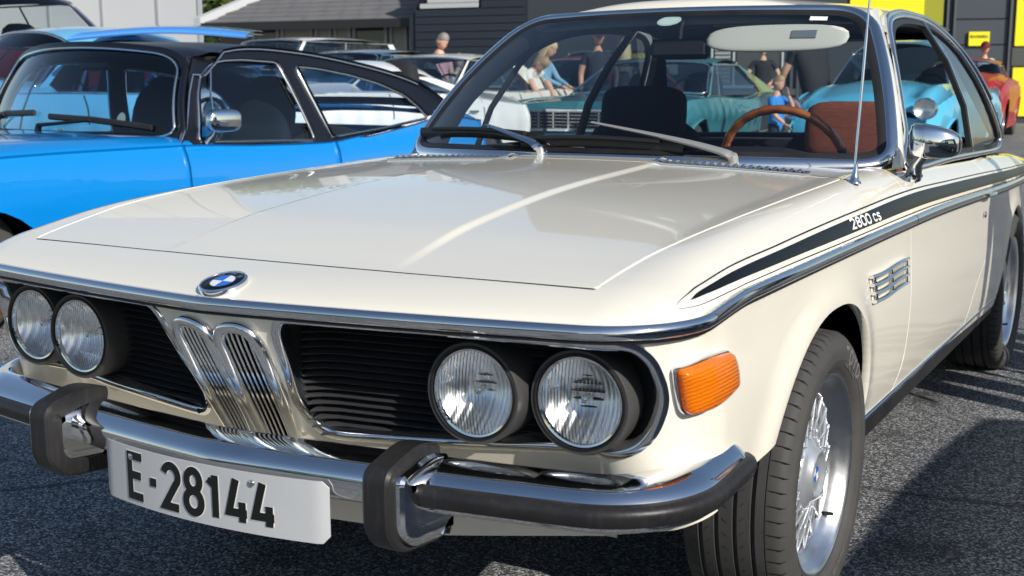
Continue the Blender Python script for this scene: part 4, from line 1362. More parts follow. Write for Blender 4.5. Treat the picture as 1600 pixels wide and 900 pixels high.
# local x = +X ; local y = z cross x
wheelw = MB(); a0, a1 = R(28), R(205)
sgn = 1 if (SM @ Vector((0, 1, 0))).z > SWc.z else -1
def arcp(d0, d1, n, r=.187): return [swp(sgn * R(d0 + (d1 - d0) * k / n), r) for k in range(n + 1)]
NP = 60
pts = arcp(20, 180, NP); rr = [.0125 + .0007 * math.sin(k / NP * 160 / 360 * 46 * 2 * math.pi / 2) for k in range(NP + 1)]
sw = MB().tube(pts, rr, 12, flat=(1.0, 1.15)).build("steering_wheel", M['wood'], coupe, 60)
MB().tube(arcp(20, -60, 26), .0135, 12).build("rim_grip", M['rubber'], sw, 60)
MB().tube(arcp(180, 300, 40), .0125, 12).build("rim_grip", M['wood'], sw, 60)
mb = MB()
for d in (168, 12, 270): mb.tube([swp(sgn * R(d), .183), swp(sgn * R(d), .03, -.035)], .006, 8, flat=(1, 1.8))
mb.build("wheel_spokes", M['chrome_worn'], sw, 50)
MB().lathe([(-.05, .045), (-.02, .05), (-.005, .04), (0, 0)], SM, 24).build("wheel_boss", M['seat_black'], sw, 40)
MB().tube([tuple(SWc - swn * .03), tuple(SWc - swn * .30)], .03, 12).build("steering_column", M['dash'], sw, 50)
# seats
def loft_cushion(name, c, w, d, h, mt, par, tilt=0.0, e=3.2, n=28, m=12, taper=0.0):
    """rounded cushion: superellipse section, leaning backwards by tilt"""
    V = []; F = []
    for i in range(m + 1):
        ph = -math.pi / 2 + math.pi * i / m
        cz = math.copysign(abs(math.sin(ph)) ** (2 / e), math.sin(ph)); sc = abs(math.cos(ph)) ** (2 / e)
        for k in range(n):
            a = 2 * math.pi * k / n
            cx_ = math.copysign(abs(math.cos(a)) ** (2 / e), math.cos(a)); cy_ = math.copysign(abs(math.sin(a)) ** (2 / e), math.sin(a))
            x_ = w / 2 * cx_ * sc * (1 - taper * (cz + 1) / 2); y_ = d / 2 * cy_ * sc; z_ = h / 2 * cz
            V.append((c[0] + x_, c[1] + y_ * math.cos(tilt) + z_ * math.sin(tilt), c[2] + z_ * math.cos(tilt) - y_ * math.sin(tilt)))
    for i in range(m):
        for k in range(n): F.append((i * n + k, i * n + (k + 1) % n, (i + 1) * n + (k + 1) % n, (i + 1) * n + k))
    return mesh(name, V, F, mt, par, 60)
mb_ = M['brown'] = mat("brown_check_cloth", (.27, .075, .035), .9)
nt = M['brown'].node_tree; b = nt.nodes["Principled BSDF"]; tc = nt.nodes.new("ShaderNodeTexCoord")
bk = nt.nodes.new("ShaderNodeTexBrick"); bk.inputs["Scale"].default_value = 55; bk.inputs["Color1"].default_value = (.34, .085, .035, 1); bk.inputs["Color2"].default_value = (.20, .05, .025, 1); bk.inputs["Mortar"].default_value = (.05, .02, .02, 1); bk.inputs["Mortar Size"].default_value = .05
mp = nt.nodes.new("ShaderNodeMapping"); mp.inputs["Rotation"].default_value = (R(90), 0, 0)
nt.links.new(tc.outputs["Object"], mp.inputs[0]); nt.links.new(mp.outputs[0], bk.inputs[0]); nt.links.new(bk.outputs[0], b.inputs["Base Color"])
for s, nm, y0 in ((-1, "black", 2.52), (1, "brown", 2.60)):
    seat = loft_cushion("front_seat", (s * .37, y0 - .25, .56), .50, .52, .20, M['seat_black'], coupe)
    seat["label"] = ("black passenger seat" if s < 0 else "driver seat with brown checked cloth")
    loft_cushion("seat_back", (s * .37, y0 + .04, .76), .50, .14, .50 if s < 0 else .44, M['seat_black'], seat, .18)
    if s < 0:
        loft_cushion("headrest", (-.345, y0 - .0, 1.018), .315, .13, .205, M['seat_black'], seat, .12, e=4.5)
    else:
        loft_cushion("headrest", (.395, y0 + .02, .968), .33, .11, .20, M['brown'], seat, .10, e=4.5)
        mbp = None
        for k in range(7):
            loft_cushion("seat_pleat", (.20 + .062 * k, y0 - .08, .815), .060, .08, .16, M['brown'], seat, .15, e=2.6, n=12, m=8)
loft_cushion("rear_bench", (0, 3.25, .79), 1.20, .18, .22, M['seat_black'], coupe, .2, e=4)
# mirror, visor, stickers
mr = MB().bbox((.030, 1.945, 1.235), (.190, .035, .062), .016, rz=R(4)).build("rear_view_mirror", M['matblack'], coupe, 40)
MB().tube([(.03, 1.94, 1.25), (.028, 1.955, 1.30), (.03, 1.985, 1.345)], .006, 8).build("mirror_stem", M['matblack'], mr)
M['visor'] = mat("visor_vinyl", (.60, .58, .52), .6, bump=(420, .5, .002))
vz = loft_cushion("sun_visor", (.330, 1.945, 1.262), .43, .020, .095, M['visor'], coupe, .62, e=3)
MB().bbox((.415, 1.938, 1.272), (.075, .003, .028), .001, m=Matrix.Rotation(-.62, 3, 'X')).build("visor_label", mat("label_grey", (.16, .18, .20), .6), vz, False)
MB().tube([(.12, 1.985, 1.302), (.54, 1.99, 1.300)], .005, 8).build("visor_rod", M['dash'], vz)
def ws_disc(u, v, ru, rv, mt, nm, off=.004, tilt=0, n=28):
    o = WS(u, v)[0]; V = [o]
    for k in range(n):
        a = 2 * math.pi * k / n; p = WS(u + ru * math.cos(a), v + rv * math.sin(a))[0]; V.append(p)
    nn = num_normal(WS, np.array([u]), np.array([v]), 1, 2e-3)[0]; nn = nn if nn[1] < 0 else -nn
    V = [tuple(p + nn * off) for p in V]
    return mesh(nm, V, [(0, k + 1, (k + 1) % n + 1) for k in range(n)], mt, wsg, False)
ws_disc(-.005, .925, .066, .042, mat("sticker_green", (.52, .66, .60), .5), "oval_sticker", -.004)
ws_disc(-.005, .925, .055, .033, mat("sticker_white", (.62, .74, .69), .5), "oval_sticker", -.0035)
for i, (u0, v0) in enumerate(((.76, .915),)):
    V = [WS(u0 + a, v0 + b_ + .0)[0] for a, b_ in ((-.042, -.014), (.040, -.014), (.046, .016), (-.036, .018))]
    nn = num_normal(WS, np.array([u0]), np.array([v0]), 1, 2e-3)[0]; nn = nn if nn[1] < 0 else -nn
    mesh("white_label", [tuple(p + nn * .003) for p in V], [(0, 1, 2, 3)], M['white'], wsg, False)

# ------------------------------------------------ wipers, vents, aerial, door mirror
def wiper(base, elbow, tip, b0, b1, mt_arm):
    arm = MB()
    P = smooth_path([base, (np.array(base) * .8 + np.array(elbow) * .2) + np.array([0, 0, .006]), elbow, tip], 5)
    arm.tube(P, list(np.interp(np.arange(len(P)), [0, 3, 8, len(P) - 1], [.020, .023, .019, .008])), 8, flat=(.45, 1.25))
    ao = arm.build("wiper", mt_arm, coupe, 50)
    MB().lathe([(-.03, .012), (0, .014), (.008, .012), (.012, .006), (.012, 0)], axis_matrix(base, (0, -.35, .93)), 20).build("wiper_cap", mt_arm, ao, 40)
    bl = smooth_path([b0, (np.array(b0) + np.array(b1)) / 2 + np.array([0, -.008, .008]), b1], 8)
    MB().tube(bl, .0065, 6, flat=(2.4, .8)).build("wiper_blade", M['rubber'], ao, 50)
    MB().tube([tuple(np.array(p) + np.array([0, -.012, .012])) for p in bl[2:-2]], .0060, 6, flat=(1, 1.5)).build("blade_bridge", M['matblack'], ao, 50)
def wsp(u, v, off=.016):
    p = WS(u, v)[0]; nn = num_normal(WS, np.array([u]), np.array([v]), 1, 2e-3)[0]; nn = nn if nn[1] < 0 else -nn
    return tuple(p + nn * off)
cb = lambda x, y, o=.018: (x, y, float(Z_up(x, y)) + o)
M['wiper_grey'] = mat('wiper_grey_paint', (.30, .30, .29), .38, .3)
wiper(cb(.395, 1.425), wsp(.30, .07, .03), wsp(-.03, .145, .035), wsp(-.32, .055), wsp(.34, .045), M['wiper_grey'])
wiper(cb(-.160, 1.40), wsp(-.34, .07, .03), wsp(-.52, .13, .03), wsp(-.98, .10), wsp(-.22, .075), M['chrome_worn'])
for s in (1, -1):
    root = None
    mb = MB()
    n = 19
    for k in range(n):
        x0 = s * (.225 + .0208 * k); y0 = 1.315; y1 = 1.368 - .03 * (k / n)
        pts = [(x0, y0, float(Z_up(x0, y0)) + .004), (x0 + .004, (y0 + y1) / 2, float(Z_up(x0, (y0 + y1) / 2)) + .010), (x0 + .006, y1, float(Z_up(x0, y1)) + .004)]
        if root is None:
            V = [(s * xx, yy, float(Z_up(xx, yy)) + .002) for yy in (1.312, 1.345) for xx in np.linspace(.215, .615, 12)]
            root = mesh("cowl_vent", V, [(i, i + 1, 13 + i, 12 + i) if s > 0 else (i, 12 + i, 13 + i, i + 1) for i in range(11)], M['dark'], coupe)
            V2 = []
        MB().tube(pts, .0055, 6, flat=(.6, 1)).build("vent_rib", M['alu'], root, 50)
    for yy in (1.311, 1.346):
        MB().tube([(s * xx, yy + (.0 if yy < 1.33 else .012), float(Z_up(xx, yy)) + .003) for xx in np.linspace(.213, .620, 12)], .0035, 6).build("vent_edge", M['alu'], root, 50)
ab = (.748, 1.275, float(Z_up(.748, 1.275)))
ae = MB().lathe([(0, .017), (.004, .0165), (.010, .010), (.018, .009), (.024, .0065), (.045, .005), (.046, 0)], axis_matrix(ab, (.05, .1, 1)), 20).build("aerial", M['chrome'], coupe, 40)
top = np.array(ab) + np.array([.012, .10, .9])
MB().tube([tuple(np.array(ab) + np.array([0, .003, .04])), tuple(np.array(ab) * .62 + top * .38), tuple(np.array(ab) * .6 + top * .4), tuple(top)], [.0036, .0034, .0024, .0022], 8).build("aerial_rod", M['chrome_worn'], ae, 50)
# door mirror (driver side only in view) on its stalk
for s in (1,):
    Pm = []
    foot = (.783, 1.735, float(Z_up(.783, 1.735)))
    mo = MB()
    prof_sections = [(-.058, .008, .016), (-.054, .024, .036), (-.046, .032, .042), (-.02, .038, .044), (.02, .036, .040), (.045, .030, .034), (.062, .020, .026), (.070, .006, .012)]
    V = []; nseg = 20
    Cm = np.array([.850, 1.640, .985])
    ax = np.array([math.cos(R(14)), math.sin(R(14)), 0.]); ay = np.array([-math.sin(R(14)), math.cos(R(14)), 0.]); az = np.array([0, 0, 1.])
    for (u, hy, hz) in prof_sections:
        for k in range(nseg):
            a = 2 * math.pi * k / nseg
            cc = math.copysign(abs(math.cos(a)) ** .45, math.cos(a)); ss = math.copysign(abs(math.sin(a)) ** .45, math.sin(a))
            dy = hy * cc * (1.5 if cc < 0 else .35)
            V.append(tuple(Cm + ax * u + ay * dy + az * (hz * ss - .10 * u)))
    F = [(i * nseg + k, i * nseg + (k + 1) % nseg, (i + 1) * nseg + (k + 1) % nseg, (i + 1) * nseg + k) for i in range(len(prof_sections) - 1) for k in range(nseg)]
    F += [tuple(range(nseg)), tuple((len(prof_sections) - 1) * nseg + k for k in range(nseg))]
    mm = mesh("door_mirror", V, F, M['chrome'], coupe, 45)
    MB().tube([foot, (foot[0] + .015, foot[1] - .03, foot[2] + .045), (foot[0] + .055, foot[1] - .07, foot[2] + .085)], [.016, .012, .011], 12, flat=(.8, 1.5)).build("mirror_stalk", M['chrome'], mm, 50)
    MB().bbox((foot[0] + .002, foot[1] + .01, foot[2] + .006), (.030, .10, .022), .008).build("mirror_foot", M['chrome'], mm, 40)
# door handle and lock
for s in (1, -1):
    y0 = 2.62
    mb = MB().tube([(s * .838, y0, .765), (s * .846, y0 + .06, .764), (s * .842, y0 + .13, .762)], .010, 10, flat=(.8, 1)).build("door_handle", M['chrome'], coupe, 50)
    MB().lathe([(0, .011), (.004, .009), (.005, 0)], axis_matrix((s * .823, 2.70, .695), (s, 0, 0)), 14).build("door_lock", M['chrome'], coupe, 50)
    MB().tube([(s * .752, y, .902) for y in (1.80, 2.3, 2.66)], .007, 8, flat=(1.3, .8)).build("sill_moulding", M['chrome'], coupe, 50)
# ================================================================= OTHER CARS
def paint(name, col, rough=.3, coat=1.0): return mat(name, col, rough, coat=coat, coat_rough=.04)
P_BLUE = mat("bright_blue_paint", (.001, .19, .54), .3, coat=1.0, coat_rough=.04, noise=(900, .3, (.001, .20, .57)))
P_VINYL = mat("black_vinyl_roof", (.006, .008, .014), .36, spec=.4, bump=(500, .3, .001))
M['darkglass'] = glass_mat("blue_tinted_glass", (.60, .72, .80), f0=.09)
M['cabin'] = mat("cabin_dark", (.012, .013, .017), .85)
CHROME = M['chrome']
def chart_poly_patch(name, S, outline, holes, step, mt, parent, skirt=.012, flip=1):
    return patch(name, S, outline, holes, step, mt, parent, flip=flip, skirt=skirt)

# ---------------------------------------------------------------- the bright blue neighbour
bc_ = thing("fastback_coupe", "bright blue coupe with black vinyl roof parked beside the cream coupe", "car", (-3.075, 2.949, 0), R(-8))
def BW(z):           # how far the greenhouse side leans inwards
    return .03 + .19 * np.clip((z - .80) / .5, 0, 1.2) ** 1.25
def BSide(s, z):     # lower body side, local x outward = +x
    s = np.asarray(s, float); z = np.asarray(z, float)
    hip = .035 * np.exp(-((s - 1.9) / .8) ** 2)
    x = .03 + .03 * np.exp(-((z - .60) / .20) ** 2) - .10 * np.clip((.42 - z) / .3, 0, 1) ** 1.5 + hip * sstep(.5, .8, z) - .035 * np.clip((z - .70) / .12, 0, 1) ** 2 - .06 * np.clip(-(s + 1.2) / 1.2, 0, 1) ** 2
    return np.stack([x, s, z], -1)
bsill = smooth_tab([-2.3, -1.4, -.6, 0, .5, .94, 1.25, 1.6, 1.98, 2.5, 3.2], [.74, .795, .815, .818, .800, .797, .822, .872, .925, .87, .80])
def arch_loop(c, a, zt, z0=.24, n=16): return [(c + a * math.cos(math.pi * k / n), z0 + (zt - z0) * math.sin(math.pi * k / n)) for k in range(n + 1)]
def BM(S, s): return (lambda u, v: S(u, v) * np.array([1, 1, 1])) if s > 0 else (lambda u, v: S(u, v) * np.array([-1, 1, 1]) + np.array([-2.00, 0, 0]))
for s in (1, -1):
    a1 = arch_loop(-1.18, .40, .60); a2 = arch_loop(1.40, .40, .62)
    top = [(y, float(bsill(y)) - .002) for y in np.linspace(-2.3, -.022, 26)]
    patch("front_wing", BM(BSide, s), [(-2.3, .30)] + a1[::-1] + [(-.022, .22)] + top[::-1], [], .05, P_BLUE, bc_, flip=-1 * s, skirt=.02)
    patch("door", BM(BSide, s), [(-.016, .22), (1.02, .22), (1.02, float(bsill(1.02)) - .002)] + [(y, float(bsill(y)) - .002) for y in np.linspace(.97, -.016, 12)], [], .05, P_BLUE, bc_, flip=-1 * s, skirt=.02)
    patch("rear_quarter", BM(BSide, s), [(1.026, .22)] + a2[::-1] + [(2.32, .36)] + [(y, float(bsill(y)) - .002) for y in np.linspace(2.32, 1.026, 24)], [], .05, P_BLUE, bc_, flip=-1 * s, skirt=.02)
def BTop(x, y):      # bonnet height field, local x from 0 (side) to -2.00
    x = np.asarray(x, float); y = np.asarray(y, float)
    d = np.minimum(np.abs(x), np.abs(x + 2.00)); sl = bsill(y)
    z = sl + .045 * np.sqrt(np.clip(1 - (1 - np.clip(d / .22, 0, 1)) ** 2, 0, 1)) + .018 * np.exp(-((d - .12) / .07) ** 2) * sstep(.3, -.4, y) + .02 * sstep(.3, .8, d)
    z = z - .016 * sstep(.20, .24, d) * sstep(-.30, -.36, y) * (1 - sstep(.34, .5, d))
    return np.stack([x, y, z], -1)
P = [(-.005, y) for y in np.linspace(-2.3, .06, 30)] + [(-.12, .06), (-.16, .0), (-.5, -.13), (-1.0, -.17), (-1.50, -.13), (-1.84, .0), (-1.88, .06)] + [(-1.995, y) for y in np.linspace(.06, -2.3, 30)]
patch("bonnet", BTop, P, [], .04, P_BLUE, bc_, skirt=.02)
patch("boot_lid", BTop, [(-.005, 1.99), (-.005, 2.32), (-1.995, 2.32), (-1.995, 1.99)], [], .06, P_BLUE, bc_, skirt=.02)
mesh("front_valance", [(-.03, -2.28, .3), (-1.97, -2.28, .3), (-1.97, -2.28, .76), (-.03, -2.28, .76)], [(0, 1, 2, 3)], M['matblack'], bc_, False)
mesh("tail_panel", [(-.03, 2.31, .3), (-1.97, 2.31, .3), (-1.97, 2.31, .84), (-.03, 2.31, .84)], [(3, 2, 1, 0)], P_BLUE, bc_, False)
# greenhouse side in vinyl with two window holes
rail = smooth_tab([.15, .26, .376, .422, .666, .947, 1.456, 1.908, 2.2], [1.05, 1.17, 1.253, 1.297, 1.322, 1.306, 1.234, 1.121, .937])
def BGs(y, z):
    y = np.asarray(y, float); z = np.asarray(z, float)
    return np.stack([-BW(z) - .0 * y, y, z], -1)
DW = [(.122, .834), (.155, .95), (.190, 1.07), (.245, 1.17), (.32, 1.232), (.42, 1.256), (.56, 1.262), (.80, 1.250), (.835, 1.13), (.88, .97), (.925, .812)]
QW = [(1.055, .822), (1.01, .95), (.965, 1.09), (.928, 1.228), (1.10, 1.215), (1.33, 1.180), (1.56, 1.127), (1.75, 1.055), (1.84, .985), (1.915, .912), (1.5, .862)]
GO = [(-.01, .822), (.03, .86), (.09, 1.02), (.15, 1.16), (.22, 1.265)] + [(y, float(rail(y)) + .004) for y in np.linspace(.36, 2.2, 26)] + [(2.1, .94), (1.98, .93), (1.6, .868), (1.25, .818), (.94, .793), (.5, .796), (.1, .812)]
for s in (1, -1):
    dw = round_poly(DW, .03, 3); qw = round_poly(QW, .03, 3)
    gs = patch("roof_side", BM(BGs, s), GO, [dw, qw], .05, P_VINYL, bc_, flip=-1 * s, skirt=.03)
    def wmap(p, off=0):
        q = BGs(p[0], p[1]); x = float(q[0]) + off
        return (x if s > 0 else -2.00 - x, float(q[1]), float(q[2]))
    for nm, w, gm in (("door_window", dw, M['darkglass']), ("quarter_window", qw, glass_mat("quarter_glass_tint", (.80, .86, .90)))):
        pw = resample(w, .05)
        fr = MB().tube([wmap(p, .004) for p in pw], .0105, 8, closed=True, flat=(1.0, .8)).build(nm + "_frame", CHROME, bc_, 60)
        mesh(nm, [wmap(p, -.012) for p in pw], [tuple(range(len(pw)))], gm, fr, False)
    ups = [(.335, 1.225), (.285, 1.10), (.255, .98), (.245, .832)]
    MB().tube([wmap(p, .0) for p in ups], .007, 6).build("vent_divider", CHROME, bc_)
    MB().tube([wmap((y, float(rail(y)) - .002 if y > .2 else z_), .012) for y, z_ in [(-.005, .83), (.05, .90), (.09, .99), (.13, 1.08), (.19, 1.18), (.27, 1.255)] + [(y, 0) for y in np.linspace(.36, 1.9, 20)]], .0075, 8).build("drip_rail", CHROME, bc_, 60)
    MB().tube([wmap((y, float(bsill(y)) + .004), .006) for y in np.linspace(.0, 1.0, 10)], .006, 6).build("sill_strip", CHROME, bc_, 60)
# roof sheet
rows = []
for y in np.concatenate([np.linspace(.20, .5, 5), np.linspace(.6, 2.2, 14)]):
    zr = float(rail(max(y, .4))) if y > .36 else 1.262 + (y - .20) * .25
    zc = float(smooth_tab([.0, .3, .7, 1.2, 1.7, 2.2], [1.345, 1.362, 1.372, 1.335, 1.20, .985])(y))
    e = float(BW(rail(max(y, .36)))); row = []
    for u in np.linspace(-1, 1, 21):
        xx = -1.0 + (1.0 - e) * math.copysign(abs(u) ** .9, u); yy = y - (.17 * (1 - u * u)) * max(0, 1 - (y - .20) / .6)
        row.append((xx, yy, zr + (zc - zr) * (1 - abs(u) ** 2.4)))
    rows.append(row)
V = [p for r_ in rows for p in r_]; F = [(i * 21 + k, i * 21 + k + 1, (i + 1) * 21 + k + 1, (i + 1) * 21 + k) for i in range(len(rows) - 1) for k in range(20)]
rear_f = [f for f in F if min(V[q][1] for q in f) > 1.46 and all(abs((q % 21) - 10) <= 7 for q in f) and max(V[q][1] for q in f) < 2.16]
roof_f = [f for f in F if f not in rear_f]
mesh("vinyl_roof", V, roof_f, P_VINYL, bc_, True)
mesh("rear_window", [(p[0], p[1], p[2] - .006) for p in V], rear_f, M['glass'], bc_, True)
F = [f for f in F if max(f) // 21 <= 12]
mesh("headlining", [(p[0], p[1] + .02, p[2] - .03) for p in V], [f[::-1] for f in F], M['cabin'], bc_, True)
# windscreen
def BWS(u, v):
    u = np.atleast_1d(np.asarray(u, float)); v = np.atleast_1d(np.asarray(v, float))
    bx = -1.0 + .93 * u; tx = -1.0 + .795 * u
    by = -.16 + .20 * np.abs(u) ** 2.2; ty = .03 + .17 * u * u
    bz = .868 - .012 * u * u; tz = 1.333 - .058 * np.abs(u) ** 2.2
    return np.stack([bx * (1 - v) + tx * v, by * (1 - v) + ty * v - .03 * np.sin(math.pi * v), bz * (1 - v) + tz * v], -1)
wp = round_poly([(-1, 0), (1, 0), (1, 1), (-1, 1)], [.16, .16, .22, .22], 8)
bws = patch("windscreen", BWS, wp, [], .1, M['darkglass'], bc_, skirt=0)
def band(par, S, poly, r, name, mt, k=1.0, off=0.0, flat=(1, 1)):
    pts = []
    for p in resample(poly, .05):
        q = S(.0 + p[0] * k, .5 + (p[1] - .5) * k)[0]; pts.append((q[0], q[1] - off, q[2]))
    return MB().tube(pts, r, 8, closed=True, flat=flat).build(name, mt, par, 60)
band(bws, BWS, wp, .026, "windscreen_surround", P_VINYL, 1.02, .004, (1, .7))
band(bws, BWS, wp, .0065, "windscreen_trim", CHROME, .985, .018)
# front pillars
for s in (1, -1):
    V = []
    for v in np.linspace(0, 1, 8):
        a = BWS(s * 1.0, v)[0]; yb = -.005 + .28 * v; b = np.array([-float(BW(.83 + .44 * v)), yb + .01, .825 + .45 * v])
        if s < 0: b[0] = -2.00 - b[0]
        V += [a, (a + b) / 2 + np.array([s * .01, -.02, .0]), b]
    F = [(i * 3 + k, i * 3 + k + 1, (i + 1) * 3 + k + 1, (i + 1) * 3 + k) for i in range(7) for k in range(2)]
    mesh("front_pillar", V, F if s > 0 else [f[::-1] for f in F], P_VINYL, bc_, True)
# interior
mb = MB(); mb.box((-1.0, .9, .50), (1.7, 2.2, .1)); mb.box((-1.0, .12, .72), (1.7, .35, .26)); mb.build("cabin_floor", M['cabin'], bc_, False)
for x in (-.48, -1.48):
    st = loft_cushion("seat_back", (x, .92, .84), .50, .16, .60, M['cabin'], bc_, .2, e=3)
    loft_cushion("headrest", (x, .99, 1.10), .26, .11, .15, M['cabin'], st, .1)
loft_cushion("rear_bench", (-1.0, 1.62, .70), 1.5, .3, .34, M['cabin'], bc_, .2)
MB().tube([(-.40 + .19 * math.cos(a), .42 + .08 * math.sin(a), .88 + .17 * math.sin(a)) for a in np.linspace(0, 2 * math.pi, 24, endpoint=False)], .012, 8, closed=True).build("steering_wheel", M['matblack'], bc_, 60)
MB().bbox((-.92, .12, 1.235), (.26, .04, .055), .015).build("rear_view_mirror", M['matblack'], bc_)
# wipers, mirror, sticker
def bw_wiper(u0, u1, v0, v1, ub):
    def P_(u, v, o): q = BWS(u, v)[0]; return (q[0], q[1] - o, q[2] + o * .5)
    a = MB().tube([P_(ub, -.04, .02), P_((ub * .6 + u0 * .4), .06, .035), P_((u0 + u1) / 2, (v0 + v1) / 2, .03)], [.014, .014, .010], 8, flat=(.7, 1.4)).build("wiper", M['matblack'], bc_)
    MB().tube([P_(u0, v0, .016), P_((u0 + u1) / 2, (v0 + v1) / 2 + .015, .022), P_(u1, v1, .016)], .013, 6, flat=(1.3, .8)).build("wiper_blade", M['rubber'], a)
bw_wiper(.05, .85, .18, .10, -.05); bw_wiper(-.95, -.12, .16, .22, -.55)
c = BWS(.62, .19)[0]; M['sticker'] = mat("pale_sticker", (.60, .66, .50), .5)
MB().lathe([(0, 0), (.0, .038)], axis_matrix((c[0], c[1] + .012, c[2]), (0, -1, .3)), 24).build("round_sticker", M['sticker'], bws, False)
MB().lathe([(0, .011), (.01, .011), (.012, .006), (.012, 0)], axis_matrix((-.905, -.13, .882), (0, 0, 1)), 12).build("wiper_cap", CHROME, bc_)
mm = loft_cushion("door_mirror", (.075, .20, .945), .075, .215, .120, CHROME, bc_, 0, e=3.2, n=24, m=14)
MB().tube([(-.015, .17, .83), (.02, .18, .87), (.06, .19, .93)], [.034, .016, .012], 10).build("mirror_stalk", CHROME, mm, 50)
def small_wheel(name, parent, loc, r, w, side, rimr=.2, hub=None, whitewall=False):
    A = axis_matrix((0, 0, 0), (side, 0, 0), (0, 0, 1))
    t = MB().lathe([(-w / 2, r * .7), (-w / 2, r * .93), (-w / 2 + .02, r), (w / 2 - .02, r), (w / 2, r * .93), (w / 2 + .004, r * .82), (w / 2 - .01, rimr)], A, 32).build(name, M['tyre'], parent, 40)
    t.location = loc
    MB().lathe([(w / 2 - .012, rimr), (w / 2 - .002, rimr - .01), (w / 2 - .035, rimr - .03), (w / 2 - .04, rimr * .45), (w / 2 - .005, rimr * .38), (w / 2 + .004, rimr * .2), (w / 2 + .004, 0)], A, 32).build("rim", hub or CHROME, t, 40)
    return t
for x, y, sd in ((-.16, -1.18, 1), (-.16, 1.40, 1), (-1.84, -1.18, -1), (-1.84, 1.40, -1)): small_wheel("wheel", bc_, (x, y, .31), .31, .2, sd)
mb = MB(); mb.box((-1.0, .0, .42), (1.6, 4.0, .3)); mb.build("underbody", M['dark'], bc_, False)

